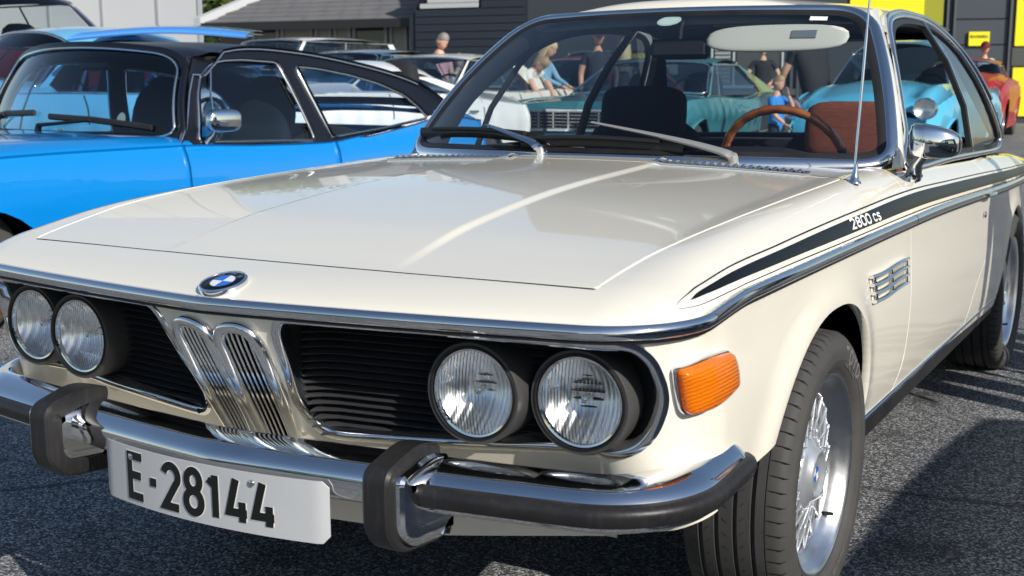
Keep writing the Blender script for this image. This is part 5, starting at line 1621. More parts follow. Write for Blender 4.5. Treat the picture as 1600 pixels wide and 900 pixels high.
# ---------------------------------------------------------------- generic period cars
def make_car(name, label, px, f, rz, p, group=None, cat="car"):
    x0, y0, z0 = at(px, f) if not isinstance(px, tuple) else px
    c = thing(name, label, cat, (x0, y0, z0), rz, group)
    L, hw = p['L'], p['hw']; PN = p['paint']; RP = p.get('roofpaint', PN)
    belt_ = smooth_tab(*p['belt']); gb = p.get('ground', .22)
    wb = p['wheels']; wr = p.get('wr', .33)
    tap = p.get('taper', .08)
    def HW(y): y = np.asarray(y, float); return hw - tap * np.clip((.9 - y) / .9, 0, 1) ** 2 - .10 * np.clip((y - (L - 1.2)) / 1.2, 0, 1) ** 2
    def S(y, z):
        y = np.asarray(y, float); z = np.asarray(z, float)
        b = belt_(y); k = np.clip((z - gb) / (b - gb), 0, 1)
        x = HW(y) * (1 - .07 * (1 - k) ** 2) - .05 * np.clip((k - .86) / .14, 0, 1) ** 2 + p.get('crease', .015) * np.exp(-((k - .72) / .07) ** 2)
        return np.stack([x, y, z], -1)
    def T(x, y):
        x = np.asarray(x, float); y = np.asarray(y, float); h = HW(y) - .05
        u = np.clip(np.abs(x) / h, 0, 1); b = belt_(y)
        r_ = np.sqrt(np.clip(1 - np.clip((u - .84) / .16, 0, 1) ** 2, 0, 1))
        z = b + p.get('crown', .05) * (1 - u ** 2.2) * 1.0 + .02 * r_ - .02 + p.get('fender', 0) * np.exp(-((u - .80) / .10) ** 2) - p.get('fender', 0) * .3
        z = z - .02 * 0
        return np.stack([x, y, np.maximum(z, b - .001)], -1)
    for s in (1, -1):
        def Sm(u, v, s=s): return S(u, v) * np.array([s, 1, 1])
        out = [(0.0, p['nose_z'])]
        for wc in wb: out += arch_loop(wc, wr + .05, wr * 2 + .02, gb)[::-1]
        out += [(L, gb + .12)] + [(y, float(belt_(y))) for y in np.linspace(L, 0, 30)]
        patch("body_side", Sm, out, [], .12, PN, c, flip=-s, skirt=.02)
        for yd in p.get('doors', ()):
            V = []
            for z in np.linspace(gb + .12, float(belt_(yd)) - .01, 8):
                for d in (-.006, .006): q = S(yd + d, z); V.append((s * (float(q[0]) + .0015), float(q[1]), float(q[2])))
            mesh("door_gap", V, [(2 * i, 2 * i + 1, 2 * i + 3, 2 * i + 2) for i in range(7)], M['dark'], c, False)
        for (ya, yb, zr, th, mt) in p.get('strips', ()):
            pts = [tuple(S(y, float(belt_(y)) * zr) * np.array([s, 1, 1]) + np.array([s * .004, 0, 0])) for y in np.linspace(ya, yb, 14)]
            MB().tube(pts, th, 6, flat=(1, .35) if th > .015 else (1, .8)).build("side_strip", mt, c, 60)
        if p.get('handle'):
            q = S(p['handle'], float(belt_(p['handle'])) * .86); MB().tube([(s * (q[0] + .02), q[1] - .07, q[2]), (s * (q[0] + .03), q[1], q[2]), (s * (q[0] + .02), q[1] + .07, q[2])], .011, 6).build("door_handle", CHROME, c, 60)
        for wc in wb:
            small_wheel("wheel", c, (s * (hw - .16), wc, wr), wr, .19, s, wr * .62, p.get('hub'))
    yb0, yt0, yt1, yb1 = p['green']; zr = p['roof']; bw, tw = p.get('bw', hw - .14), p.get('tw', hw - .32)
    hws = lambda y: float(HW(y)) - .05
    patch("bonnet", T, [(-hws(y) , y) for y in np.linspace(yb0 + .15, 0, 10)] + [(hws(y), y) for y in np.linspace(0, yb0 + .15, 10)], [], .12, PN, c, skirt=.02)
    patch("boot_lid", T, [(hws(y), y) for y in np.linspace(yb1 - .2, L, 8)] + [(-hws(y), y) for y in np.linspace(L, yb1 - .2, 8)], [], .14, PN, c, skirt=.02)
    for s in (1, -1):     # shoulder beside the cabin
        V = []
        for y in np.linspace(yb0 + .1, yb1 - .15, 10):
            b = float(belt_(y)); V += [(s * hws(y), y, b), (s * (bw - .01), y, b + .012)]
        mesh("shoulder", V, [((2 * i, 2 * i + 1, 2 * i + 3, 2 * i + 2) if s < 0 else (2 * i + 2, 2 * i + 3, 2 * i + 1, 2 * i)) for i in range(9)], PN, c, True)
    # roof
    rows = []; rc = p.get('roofcrown', .05)
    ys = np.linspace(0, 1, 9)
    for t in ys:
        y = yt0 + (yt1 - yt0) * t; zz = zr - .05 * (abs(2 * t - 1)) ** 2.4
        rows.append([((tw + .02) * math.sin(math.pi / 2 * u) if abs(u) < 1 else (tw + .02) * u, y - .06 * (1 - u * u) * (1 - t) + .05 * (1 - u * u) * t, zz - rc * abs(math.sin(math.pi / 2 * u)) ** 3) for u in np.linspace(-1, 1, 15)])
    V = [q for r_ in rows for q in r_]; n = 15
    F = [(i * n + k, i * n + k + 1, (i + 1) * n + k + 1, (i + 1) * n + k) for i in range(8) for k in range(14)]
    mesh("roof", V, F, RP, c, True)
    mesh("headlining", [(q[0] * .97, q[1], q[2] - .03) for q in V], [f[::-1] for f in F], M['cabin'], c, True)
    ze = zr - rc - .05
    bzf, bzr = float(belt_(yb0)) + .02, float(belt_(yb1)) + .02
    def Wf(u, v):
        u = np.atleast_1d(np.asarray(u, float)); v = np.atleast_1d(np.asarray(v, float))
        return np.stack([u * (bw * (1 - v) + tw * v), (yb0 - .10 * (1 - u * u)) * (1 - v) + (yt0 - .06 * (1 - u * u)) * v - .02 * np.sin(math.pi * v), (bzf + .03 * (1 - u * u)) * (1 - v) + (ze + (zr - .05 - ze) * (1 - np.abs(u) ** 3)) * v], -1)
    def Wr(u, v):
        u = np.atleast_1d(np.asarray(u, float)); v = np.atleast_1d(np.asarray(v, float))
        return np.stack([-u * (bw * (1 - v) + tw * v), (yb1 + .06 * (1 - u * u)) * (1 - v) + (yt1 + .05 * (1 - u * u)) * v, (bzr + .02 * (1 - u * u)) * (1 - v) + (ze + (zr - .05 - ze) * (1 - np.abs(u) ** 3)) * v], -1)
    wpp = round_poly([(-.97, .04), (.97, .04), (.95, .97), (-.95, .97)], .12, 4)
    for nm, W_ in (("windscreen", Wf), ("rear_window", Wr)):
        g_ = patch(nm, W_, wpp, [], .25, p.get('glass', M['tintglass']), c, skirt=0)
        band(g_, lambda a, b, W_=W_: W_(a, b), wpp, .012, "window_trim", CHROME, 1.01, .0)
    # side windows and pillars
    tp, bp_ = p.get('pillar', (.04, .04)), 0
    mid = p.get('mid', ())
    for s in (1, -1):
        def Sg(y, v): return np.array([s * (bw * (1 - v) + tw * v), y, float(belt_(y)) * (1 - v) + (ze + .0) * v + .012 * (1 - v)])
        def yl(t, v): return (yb0 + (yt0 - yb0) * v) * (1 - t) + (yb1 + (yt1 - yb1) * v) * t
        A_ = lambda t, v: tuple(Sg(yl(t, v), v))
        def strip(t0, t1, nm, mt, t0b=None, t1b=None):
            V = []
            for v in np.linspace(0, 1.0, 6):
                a0 = t0 + ((t0b if t0b is not None else t0) - t0) * v; a1 = t1 + ((t1b if t1b is not None else t1) - t1) * v
                V += [A_(a0, v), A_(a1, v)]
            return mesh(nm, V, [((2 * i, 2 * i + 1, 2 * i + 3, 2 * i + 2) if s > 0 else (2 * i + 2, 2 * i + 3, 2 * i + 1, 2 * i)) for i in range(5)], mt, c, True)
        strip(0, .03, "front_pillar", RP); rp0 = p.get('cpillar', .86); strip(rp0, 1.0, "rear_pillar", RP, p.get('cpt', rp0 - .02), 1.0)
        for m0 in mid: strip(m0 - .008, m0 + .008, "window_post", CHROME)
        edges = [.03] + list(mid) + [rp0]
        for a, b in zip(edges[:-1], edges[1:]):
            strip(a + .01, b - .01, "side_glass", p.get('glass', M['tintglass']))
        MB().tube([A_(t, .995) for t in np.linspace(0, 1, 10)], .012, 6).build("roof_rail", CHROME, c, 60)
        MB().tube([A_(t, 0.0) for t in np.linspace(0, 1, 10)], .010, 6).build("sill_strip", CHROME, c, 60)
    mb = MB(); mb.box((0, (yb0 + yb1) / 2, .5), (2 * bw - .06, yb1 - yb0, .25)); mb.build("cabin_floor", M['cabin'], c, False)
    for s in (1, -1):
        loft_cushion("seat_back", (s * .36, yt0 + .55, float(belt_(yb0)) - .02), .5, .18, .62, p.get('seat', M['cabin']), c, .2, n=16, m=8)
    MB().tube([(.36 + .2 * math.cos(a), yt0 - .05 + .09 * math.sin(a), float(belt_(yb0)) + .03 + .17 * math.sin(a)) for a in np.linspace(0, 2 * math.pi, 20, endpoint=False)], .013, 6, closed=True).build("steering_wheel", M['matblack'], c, 60)
    mb = MB(); mb.box((0, L / 2, gb + .16), (2 * hw - .5, L - .3, .22)); mb.build("underbody", M['dark'], c, False)
    # nose
    b0 = float(belt_(0)); nz = p['nose_z']
    h0 = hws(0)
    V = []; nn_ = 17
    for u in np.linspace(-1, 1, nn_):
        for z, d in ((nz, .02), ((nz + b0) / 2, -.03), (b0, 0)): V.append((u * (h0 + .03), d + .04 * abs(u) ** 4, z + (.045 * (1 - u * u) if z == b0 else 0)))
    F = [(i * 3 + k, (i + 1) * 3 + k, (i + 1) * 3 + k + 1, i * 3 + k + 1) for i in range(nn_ - 1) for k in range(2)]
    mesh("front_panel", V, F, PN, c, True)
    V = [(u * h0, L, z) for u in (-1, 1) for z in (gb + .12, float(belt_(L)))]
    mesh("tail_panel", V, [(0, 1, 3, 2)], PN, c, False)
    g = p.get('grille')
    if g:
        gx, z0_, z1_, nb, nv = g
        gr = MB().box((0, -.035, (z0_ + z1_) / 2), (2 * gx, .03, z1_ - z0_)).build("grille", M['matblack'], c, False)
        for k in range(nb):
            z = z0_ + (z1_ - z0_) * (k + .5) / nb; MB().bbox((0, -.06, z), (2 * gx - .01, .02, (z1_ - z0_) / nb * .34), .004).build("grille_bar", CHROME, gr)
        for k in range(nv):
            x = -gx + 2 * gx * (k + .5) / nv; MB().box((x, -.052, (z0_ + z1_) / 2), (.012, .015, z1_ - z0_)).build("grille_post", CHROME, gr, False)
        fx = [(-gx, -.055, z0_), (gx, -.055, z0_), (gx, -.055, z1_), (-gx, -.055, z1_)]
        MB().tube(fx, .016, 6, closed=True).build("grille_frame", CHROME, gr, 60)
    for (x, z, r) in p.get('lamps', ()):
        for s in (1, -1):
            A = axis_matrix((s * x, -.05 - p.get('lampfwd', 0), z), (0, -1, 0), (0, 0, 1))
            lo = MB().lathe([(-.06 - p.get('lampfwd', 0), r * 1.2), (0, r * 1.18), (.018, r * 1.1), (.014, r)], A, 28).build("headlight", p.get('lampring', CHROME), c, 50)
            MB().lathe([(.014, r), (.03, r * .7), (.036, 0)], A, 28).build("lamp_lens", M['lens'], lo, 60)
            MB().lathe([(.008, r), (-.03, r * .5), (-.04, 0)], A, 28).build("lamp_reflector", M['reflector'], lo, 60)
    bz = p.get('bumper')
    if bz:
        V = [((h0 + .07) * u, -.16 + .14 * abs(u) ** 5, bz) for u in np.linspace(-1, 1, 17)]
        bm = MB().tube(V, .07, 10, flat=(1, .45)).build("bumper", CHROME, c, 60)
        if p.get('plate'):
            pw = .26; MB().bbox((p.get('platex', 0), -.215, bz - .05), (2 * pw, .01, .11), .003).build("number_plate", M['plate'], bm)
            mbp = MB(); 
            if p['plate'] != ' ': lettering(mbp, p['plate'], p.get('platex', 0) - pw + .08, bz - .085, .045, .07, .022, .014, lambda a, b: (a, -.2215, b)); mbp.build("plate_text", M['black'], bm, False)
    return c
P_WHITE = paint("ivory_paint", (.72, .70, .64)); P_TEAL = paint("teal_paint", (.045, .20, .245)); P_LBLUE = paint("light_blue_paint", (.09, .47, .70)); P_RED = paint("red_paint", (.30, .015, .022), .4, .25); P_WHT2 = paint("white_paint", (.74, .75, .76)); P_DTEAL = paint("dark_teal_paint", (.01, .045, .07)); P_BLACK = paint("black_paint", (.01, .01, .012)); P_MAROON = paint("maroon_paint", (.20, .012, .02), .4, .25); P_SKY = paint("sky_blue_paint", (.13, .42, .66))
REDSTRIP = mat("red_strip", (.5, .03, .05), .4)
US60 = dict(L=5.3, hw=.98, belt=([0, .5, 1.6, 3.2, 4.2, 5.3], [.80, .86, .93, .90, .93, .86]), nose_z=.42, wheels=(.95, 4.05), wr=.34, green=(1.62, 2.25, 3.5, 4.15), roof=1.40, roofcrown=.045, lamps=((.66, .685, .072), (.85, .685, .072)), grille=(.54, .59, .77, 5, 7), bumper=.50, doors=(1.75, 3.05), handle=2.85, cpillar=.80, mid=(.16, .52))
def mk(**k): d = dict(US60); d.update(k); return d
make_car("white_saloon", "white early sixties saloon with a thin red side strip behind the bright blue coupe", 487, 13.8, R(0),
         mk(paint=P_WHITE, glass=M['darkglass'], lamps=((.66, .73, .085), (.84, .72, .085)), grille=(.56, .60, .84, 6, 9), strips=((.3, 5.0, .86, .018, REDSTRIP),), plate='1211', platex=-.1, bumper=.56))
make_car("teal_coupe", "teal mid sixties two-door coupe seen through the windscreen of the cream coupe", 905, 12.4, R(3),
         mk(paint=P_TEAL, roof=1.37, green=(1.60, 2.3, 3.3, 4.45), cpillar=.72, cpt=.93, mid=(.14,), doors=(1.7, 3.15), belt=([0, .5, 1.6, 2.9, 3.7, 4.5, 5.3], [.84, .88, .91, .875, .93, .90, .82]), lamps=((.63, .70, .088), (.845, .70, .088)), grille=(.50, .60, .80, 6, 6), bumper=.50, strips=((.2, 5.1, .52, .008, CHROME),), crease=.03))
make_car("light_blue_saloon", "light blue fifties saloon with round headlights seen through the right of the cabin", 1344, 12.7, R(1),
         mk(paint=P_LBLUE, L=5.0, hw=.84, nose_z=.40, belt=([0, .25, 1.2, 2.2, 3.9, 5.0], [.72, .84, .98, .97, .95, .74]), wheels=(.75, 3.7), wr=.35, green=(1.35, 1.85, 3.1, 3.9), roof=1.60, roofcrown=.12, crown=.16, fender=.06, lamps=((.68, .83, .095),), grille=(.34, .50, .62, 5, 1), bumper=.42, doors=(1.5, 2.5), cpillar=.84, mid=(.55,), tw=.52, bw=.68, taper=.14, lampfwd=.04))
make_car("red_pickup", "red vintage pickup behind the light blue saloon at the right edge", 1492, 21.6, R(4),
         mk(paint=P_RED, roofpaint=P_MAROON, L=4.6, hw=.86, nose_z=.5, belt=([0, .3, 1.4, 2.6, 4.6], [.84, .98, 1.10, 1.06, 1.0]), wheels=(.75, 3.6), wr=.37, green=(1.5, 1.85, 2.75, 3.05), roof=1.50, roofcrown=.10, crown=.16, fender=.05, lamps=((.66, .86, .09),), bumper=.5, doors=(1.55,), cpillar=.80, mid=(), bw=.70, tw=.58))
make_car("red_hatchback", "red car with only its roof and tail showing over the teal coupe", 1075, 21, R(170),
         mk(paint=P_RED, L=4.2, hw=.86, belt=([0, 1.2, 4.2], [.80, .92, .90]), wheels=(.8, 3.3), wr=.31, green=(1.3, 1.9, 3.2, 3.8), roof=1.42, bumper=.5))
make_car("black_estate", "black car parked far behind, between the blonde woman and the teal coupe", 872, 21.5, R(5),
         mk(paint=P_BLACK, L=4.5, hw=.88, belt=([0, 1.2, 4.5], [.85, .98, .95]), wheels=(.8, 3.5), wr=.33, green=(1.2, 1.9, 4.0, 4.4), roof=1.62, bumper=.5, cpillar=.93, mid=(.5,)))
make_car("dark_teal_saloon", "dark teal saloon whose roof rises behind the vinyl roof of the blue coupe", 365, 15.2, R(0),
         mk(paint=P_DTEAL, roof=1.47, green=(1.6, 2.2, 3.6, 4.2)))
make_car("white_estate", "white estate with black roof rails behind the dark teal saloon", 300, 19.0, R(0),
         mk(paint=P_WHT2, roof=1.72, L=4.8, green=(1.2, 1.9, 4.4, 4.7), belt=([0, 1.2, 4.8], [.9, 1.02, 1.0]), cpillar=.95, mid=(.45,)))
make_car("pale_blue_saloon", "pale blue rounded saloon at the left edge behind the bright blue coupe", -330, 8.4, R(-4),
         mk(paint=P_SKY, L=4.5, hw=.86, nose_z=.4, belt=([0, .3, 1.3, 2.4, 4.5], [.80, .92, 1.02, 1.0, .86]), wheels=(.8, 3.4), wr=.34, green=(1.4, 1.9, 3.0, 3.8), roof=1.56, roofcrown=.12, crown=.14, fender=.05, lamps=((.66, .78, .09),), bumper=.45))
make_car("little_white_car", "small white car with one round headlight showing through the blue coupe's windscreen", 262, 9.6, R(-6),
         mk(paint=P_WHT2, L=3.9, hw=.78, nose_z=.4, belt=([0, .3, 1.2, 2.2, 3.9], [.78, .90, 1.0, .98, .85]), wheels=(.75, 3.1), wr=.31, green=(1.3, 1.7, 2.6, 3.3), roof=1.28, roofcrown=.1, crown=.12, fender=.05, lamps=((.58, .86, .09),), grille=(.36, .74, .92, 6, 0), bumper=.45))
make_car("red_truck", "tall dark red off-roader with a big windscreen at the far left", 225, 12.6, R(90),
         mk(paint=P_MAROON, L=4.6, hw=.92, nose_z=.5, belt=([0, .3, 1.4, 4.6], [1.15, 1.30, 1.42, 1.42]), wheels=(.8, 3.7), wr=.40, roofpaint=P_RED, green=(1.25, 1.70, 3.9, 4.3), roof=2.02, roofcrown=.06, bumper=.5, lamps=((.68, .9, .09),), glass=M['glass'], mid=(.4, .7), cpillar=.92))
# raised lid of a hidden car
lx, ly, lz = at(245, 9.4)
lid_car = make_car("blue_saloon", "blue car with its bonnet propped wide open behind the vinyl roof", 235, 10.4, R(30), mk(paint=paint("mid_blue_paint", (.03, .16, .50)), L=4.3, hw=.84, roof=1.30, green=(1.5, 2.0, 3.0, 3.7), belt=([0, .5, 1.5, 4.3], [.70, .78, .84, .80])))
V = []; nx_ = 11
Lr = at(110, 9.0); Rr_ = at(388, 9.9); Bk = at(300, 11.0)
lidP = paint("lid_blue_paint", (.045, .20, .55))
V = []
for i, t in enumerate(np.linspace(0, 1, nx_)):
    ax_, ay_ = Lr[0] + (Rr_[0] - Lr[0]) * t, Lr[1] + (Rr_[1] - Lr[1]) * t
    for q, (dz, dd) in enumerate(((0, 0), (.05, .35), (.085, .8), (.10, 1.25))):
        V.append((ax_ - .50 * dd * (1 - .4 * t), ay_ + .86 * dd * (1 - .4 * t), 1.465 + dz * (1 - t * .45) + .045 * math.sin(math.pi * t) + .045 * t))
n = 4; m_ = len(V)
V2 = [(a, b, cc - .03) for a, b, cc in V]
F = [(i * n + k, (i + 1) * n + k, (i + 1) * n + k + 1, i * n + k + 1) for i in range(nx_ - 1) for k in range(3)]
F2 = [tuple(q + m_ for q in f[::-1]) for f in F] + [(i * n, i * n + m_, (i + 1) * n + m_, (i + 1) * n) for i in range(nx_ - 1)]
Minv = lid_car.matrix_basis.inverted()
lid = mesh("bonnet", [tuple(Minv @ Vector(v)) for v in V + V2], F + F2, lidP, lid_car, True)
for px_, ff in ((180, 9.4), (330, 9.9)):
    a = at(px_, ff)
    MB().tube([tuple(Minv @ Vector((a[0] - .1, a[1] + .15, .85))), tuple(Minv @ Vector((a[0] - .12, a[1] + .2, 1.47)))], .008, 6).build("bonnet_stay", M['matblack'], lid_car)

make_car("grey_estate", "grey estate parked on the far side of the visitors, outside the right edge", (3.63, -2.7, 0), 0, R(0), mk(paint=paint("graphite_paint", (.10, .11, .12)), L=5.1, hw=.90, roof=1.44, green=(1.5, 2.0, 4.4, 4.9), tw=.58))
make_car("added_silver_saloon", "silver saloon added behind the camera for reflections, nose to nose with the cream coupe", (-.4, -5.2, 0), 0, R(180), mk(paint=paint("added_car_silver_metallic", (.45, .46, .48)), L=4.5, hw=.86, roof=1.40))  # unseen cars added behind the camera for chrome and paint to mirror
make_car("added_dark_green_saloon", "dark green saloon added behind the camera for reflections", (-3.4, -5.6, 0), 0, R(176), mk(paint=paint("added_car_green_paint", (.02, .09, .05)), L=4.4, hw=.86, roof=1.42))
make_car("added_yellow_saloon", "pale yellow saloon added behind the camera for reflections", (2.9, -5.8, 0), 0, R(183), mk(paint=paint("added_car_pale_yellow_paint", (.62, .55, .25)), L=4.4, hw=.86, roof=1.42))
# ================================================================= YARD AND BUILDINGS
# ground: one sheet, finer near the camera
gx_ = sorted(set(np.round(np.concatenate([np.linspace(-260, -30, 16), np.linspace(-30, 20, 51), np.linspace(20, 260, 16)]), 2)))
gy_ = sorted(set(np.round(np.concatenate([np.linspace(-200, -8, 10), np.linspace(-8, 45, 54), np.linspace(45, 320, 14)]), 2)))
V = []; 
for y in gy_:
    for x in gx_: V.append((x, y, ground_z(x, y) if (abs(x) < 60 and y < 80) else ground_z(max(-60, min(60, x)), min(y, 80))))
n = len(gx_); F = [(i * n + k, i * n + k + 1, (i + 1) * n + k + 1, (i + 1) * n + k) for i in range(len(gy_) - 1) for k in range(n - 1)]
am = bpy.data.materials.new("asphalt"); am.use_nodes = True; nt = am.node_tree; b = nt.nodes["Principled BSDF"]; b.inputs["Roughness"].default_value = .85
tc = nt.nodes.new("ShaderNodeTexCoord")
vo = nt.nodes.new("ShaderNodeTexVoronoi"); vo.inputs["Scale"].default_value = 185; vo.feature = 'F1'
nt.links.new(tc.outputs["Object"], vo.inputs["Vector"])
rp = nt.nodes.new("ShaderNodeValToRGB"); rp.color_ramp.elements[0].position = .0; rp.color_ramp.elements[0].color = (.020, .021, .025, 1); rp.color_ramp.elements[1].position = 1; rp.color_ramp.elements[1].color = (.52, .52, .50, 1)
e = rp.color_ramp.elements.new(.40); e.color = (.075, .078, .086, 1); e = rp.color_ramp.elements.new(.72); e.color = (.19, .192, .195, 1)
sep = nt.nodes.new("ShaderNodeSeparateColor"); nt.links.new(vo.outputs["Color"], sep.inputs[0]); nt.links.new(sep.outputs[0], rp.inputs[0])
nz = nt.nodes.new("ShaderNodeTexNoise"); nz.inputs["Scale"].default_value = .8; nz.inputs["Detail"].default_value = 5; nt.links.new(tc.outputs["Object"], nz.inputs["Vector"])
mx = nt.nodes.new("ShaderNodeMix"); mx.data_type = 'RGBA'; mx.blend_type = 'MULTIPLY'; mx.inputs[0].default_value = 1
r2_ = nt.nodes.new("ShaderNodeValToRGB"); r2_.color_ramp.elements[0].position = .3; r2_.color_ramp.elements[0].color = (.75, .75, .76, 1); r2_.color_ramp.elements[1].position = .7; r2_.color_ramp.elements[1].color = (1.15, 1.15, 1.13, 1)
nz2 = nt.nodes.new("ShaderNodeTexNoise"); nz2.inputs["Scale"].default_value = 2.6; nz2.inputs["Detail"].default_value = 3; nt.links.new(tc.outputs["Object"], nz2.inputs["Vector"])
r3_ = nt.nodes.new("ShaderNodeValToRGB"); r3_.color_ramp.elements[0].position = .27; r3_.color_ramp.elements[0].color = (.35, .35, .36, 1); r3_.color_ramp.elements[1].position = .40; r3_.color_ramp.elements[1].color = (1, 1, 1, 1)
vc = nt.nodes.new("ShaderNodeTexVoronoi"); vc.feature = 'DISTANCE_TO_EDGE'; vc.inputs["Scale"].default_value = .45
wq = nt.nodes.new("ShaderNodeMix"); wq.data_type = 'RGBA'; wq.inputs[0].default_value = .25; nt.links.new(tc.outputs["Object"], wq.inputs[6]); nt.links.new(nz.outputs["Color"], wq.inputs[7]); nt.links.new(wq.outputs[2], vc.inputs["Vector"])
r4_ = nt.nodes.new("ShaderNodeValToRGB"); r4_.color_ramp.elements[0].position = .0; r4_.color_ramp.elements[0].color = (.25, .25, .26, 1); r4_.color_ramp.elements[1].position = .006; r4_.color_ramp.elements[1].color = (1, 1, 1, 1)
mA = nt.nodes.new("ShaderNodeMix"); mA.data_type = 'RGBA'; mA.blend_type = 'MULTIPLY'; mA.inputs[0].default_value = 1
mB = nt.nodes.new("ShaderNodeMix"); mB.data_type = 'RGBA'; mB.blend_type = 'MULTIPLY'; mB.inputs[0].default_value = 1
nt.links.new(nz2.outputs[0], r3_.inputs[0]); nt.links.new(vc.outputs["Distance"], r4_.inputs[0]); nt.links.new(r3_.outputs[0], mA.inputs[6]); nt.links.new(r4_.outputs[0], mA.inputs[7])
nt.links.new(nz.outputs[0], r2_.inputs[0]); nt.links.new(rp.outputs[0], mx.inputs[6]); nt.links.new(r2_.outputs[0], mx.inputs[7]); nt.links.new(mx.outputs[2], mB.inputs[6]); nt.links.new(mA.outputs[2], mB.inputs[7]); nt.links.new(mB.outputs[2], b.inputs["Base Color"])
bp = nt.nodes.new("ShaderNodeBump"); bp.inputs["Strength"].default_value = .5; bp.inputs["Distance"].default_value = .003; bp.invert = True
nt.links.new(vo.outputs["Distance"], bp.inputs["Height"]); nt.links.new(bp.outputs[0], b.inputs["Normal"])
g = mesh("ground", V, F, am, None, True); g["kind"] = "structure"

# --- helper: wall placed between two image columns at given distances (facing the camera)
def frame_between(p0, p1):
    a = Vector(p0); b_ = Vector(p1); d = (b_ - a); d.z = 0; Lh = d.length; d.normalize()
    ang = math.atan2(d.y, d.x)
    return a, Lh, ang
M['hall'] = mat("pale_cladding", (.50, .51, .52), .55, noise=(.6, .3, (.54, .545, .55)))
M['hallseam'] = mat("cladding_seam", (.30, .30, .32), .5)
def big_wall(name, label, cat, pA, pB, h, mt, depth=8.0):
    a, Lh, ang = frame_between(pA, pB)
    t = thing(name, label, cat, (a.x, a.y, min(pA[2], pB[2]) - .3), ang)
    return t, Lh
t, Lh = big_wall("pale_hall", "big pale grey hall with vertical seams at the top left", "building", at(-420, 40), at(322, 34), 12, None)
_e = np.array(at(322, 34)[:2]) - CAMP[:2]; _e /= np.linalg.norm(_e); _a = t.rotation_euler[2]
_l = (_e[0] * math.cos(_a) + _e[1] * math.sin(_a) - .10, -_e[0] * math.sin(_a) + _e[1] * math.cos(_a))
_k = 9.0 / _l[1]
MB().prism([(0, 0), (Lh, 0), (Lh + _l[0] * _k, 9.0), (0, 9.0)], 12).build("wall", M['hall'], t, False)
for px in (31, 140, 238):
    pass
import itertools
dirx = Vector((math.cos(t.rotation_euler[2]), math.sin(t.rotation_euler[2])))
for k in range(12):
    x = Lh - 3.35 * .56 * (k * 1.0) * .98 - 1.45
    if x < .3: break
    MB().box((x, -.012, 6), (.075, .03, 11.98)).build("panel_seam", M['hallseam'], t, False)
MB().box((Lh - .06, -.02, 6), (.12, .05, 12.02)).build("corner_flashing", mat("flashing", (.42, .43, .44), .4), t, False)

# --- dark timber house with grey shingle roof
M['shingle'] = mat("roof_shingle", (.12, .12, .125), .85, noise=(3, .3, (.15, .148, .15)))
M['navywall'] = mat("dark_blue_timber", (.018, .024, .036), .6)
M['greywall'] = mat("grey_render", (.13, .125, .12), .8)
M['palewood'] = mat("pale_timber", (.42, .43, .44), .7)
M['winglass'] = mat("house_window_glass", (.05, .06, .07), .06, coat=.5)
pA = at(348, 27.5); pB = at(690, 25.5)
a, Lh, ang = frame_between(pA, pB)
house = thing("timber_house", "low dark timber house with grey shingle roof and pale gable boards", "building", (a.x, a.y, a.z), ang)
H0 = 2.12
MB().box((Lh / 2, 4, H0 / 2), (Lh, 8, H0)).build("wall", M['greywall'], house, False)
MB().box((Lh + 1.15, 3.2, H0 / 2 + .4), (2.3, 8.6, H0 + .8)).build("wall", M['navywall'], house, False)
# roof: slope as courses of tiles
rf = MB()
rise, run = 2.7, 5.2
mesh("roof", [(-.05, -.7, H0 - .02), (Lh + .2, -.7, H0 - .02), (Lh + .2, run, H0 + rise), (3.15, run, H0 + rise), (-.05, -.7, H0 - .16), (Lh + .2, -.7, H0 - .16), (Lh + .2, run, H0 + rise - .3), (3.15, run, H0 + rise - .3)], [(0, 1, 2, 3), (7, 6, 5, 4), (0, 4, 5, 1), (3, 7, 4, 0)], M['shingle'], house, False)
roofo = [o for o in house.children if o.name.startswith("roof")][0]
nrm = Vector((0, -rise, run + .7)).normalized()
mbt = MB(); cnt = 0
for r_ in range(26):
    v0 = r_ / 26.0; v1 = (r_ + 1.12) / 26
    y0_, y1_ = -.7 + (run + .7) * v0, -.7 + (run + .7) * min(v1, 1); za, zb_ = H0 - .02 + (rise + .02) * v0, H0 - .02 + (rise + .02) * min(v1, 1)
    xl = -.05 + 3.2 * v0
    x = xl + (r_ % 2) * .22
    while x < Lh + .1:
        w_ = .42; l_ = .004 + .010 * RNG.random()
        x2 = min(x + w_, Lh + .2)
        V = [(x, y0_, za + .035 + l_), (x2, y0_, za + .035 + l_), (x2, y1_, zb_ + .012), (x, y1_, zb_ + .012), (x, y0_, za + .008), (x2, y0_, za + .008)]
        mbt.add(V, [(0, 1, 2, 3), (4, 5, 1, 0)]); x += w_ + .01
st = mbt.build("shingles", M['shingle'], roofo, False); st["kind"] = "stuff"
MB().box((Lh / 2 + .05, -.74, H0 - .08), (Lh + .3, .07, .17)).build("gutter", mat("gutter_black", (.02, .02, .022), .4), house, False)
mesh("bargeboard", [(-.11, -.78, H0 - .05), (.05, -.78, H0 - .05), (3.27, run, H0 + rise + .02), (3.05, run, H0 + rise + .02), (-.11, -.78, H0 + .12), (.05, -.78, H0 + .12), (3.27, run, H0 + rise + .16), (3.05, run, H0 + rise + .16)], [(4, 5, 6, 7), (0, 1, 5, 4), (3, 0, 4, 7), (1, 2, 6, 5)], M['palewood'], house, False)
for cx_, cz_, w_, v_ in ((1.95, 1.6, .48, .22), (4.35, 1.6, .36, .34)):
    yy = -.7 + (run + .7) * v_; zz = H0 + rise * v_
    MB().box((cx_, yy + .25, zz + .9), (w_, .5, 1.9)).build("chimney", M['palewood'], house, False)
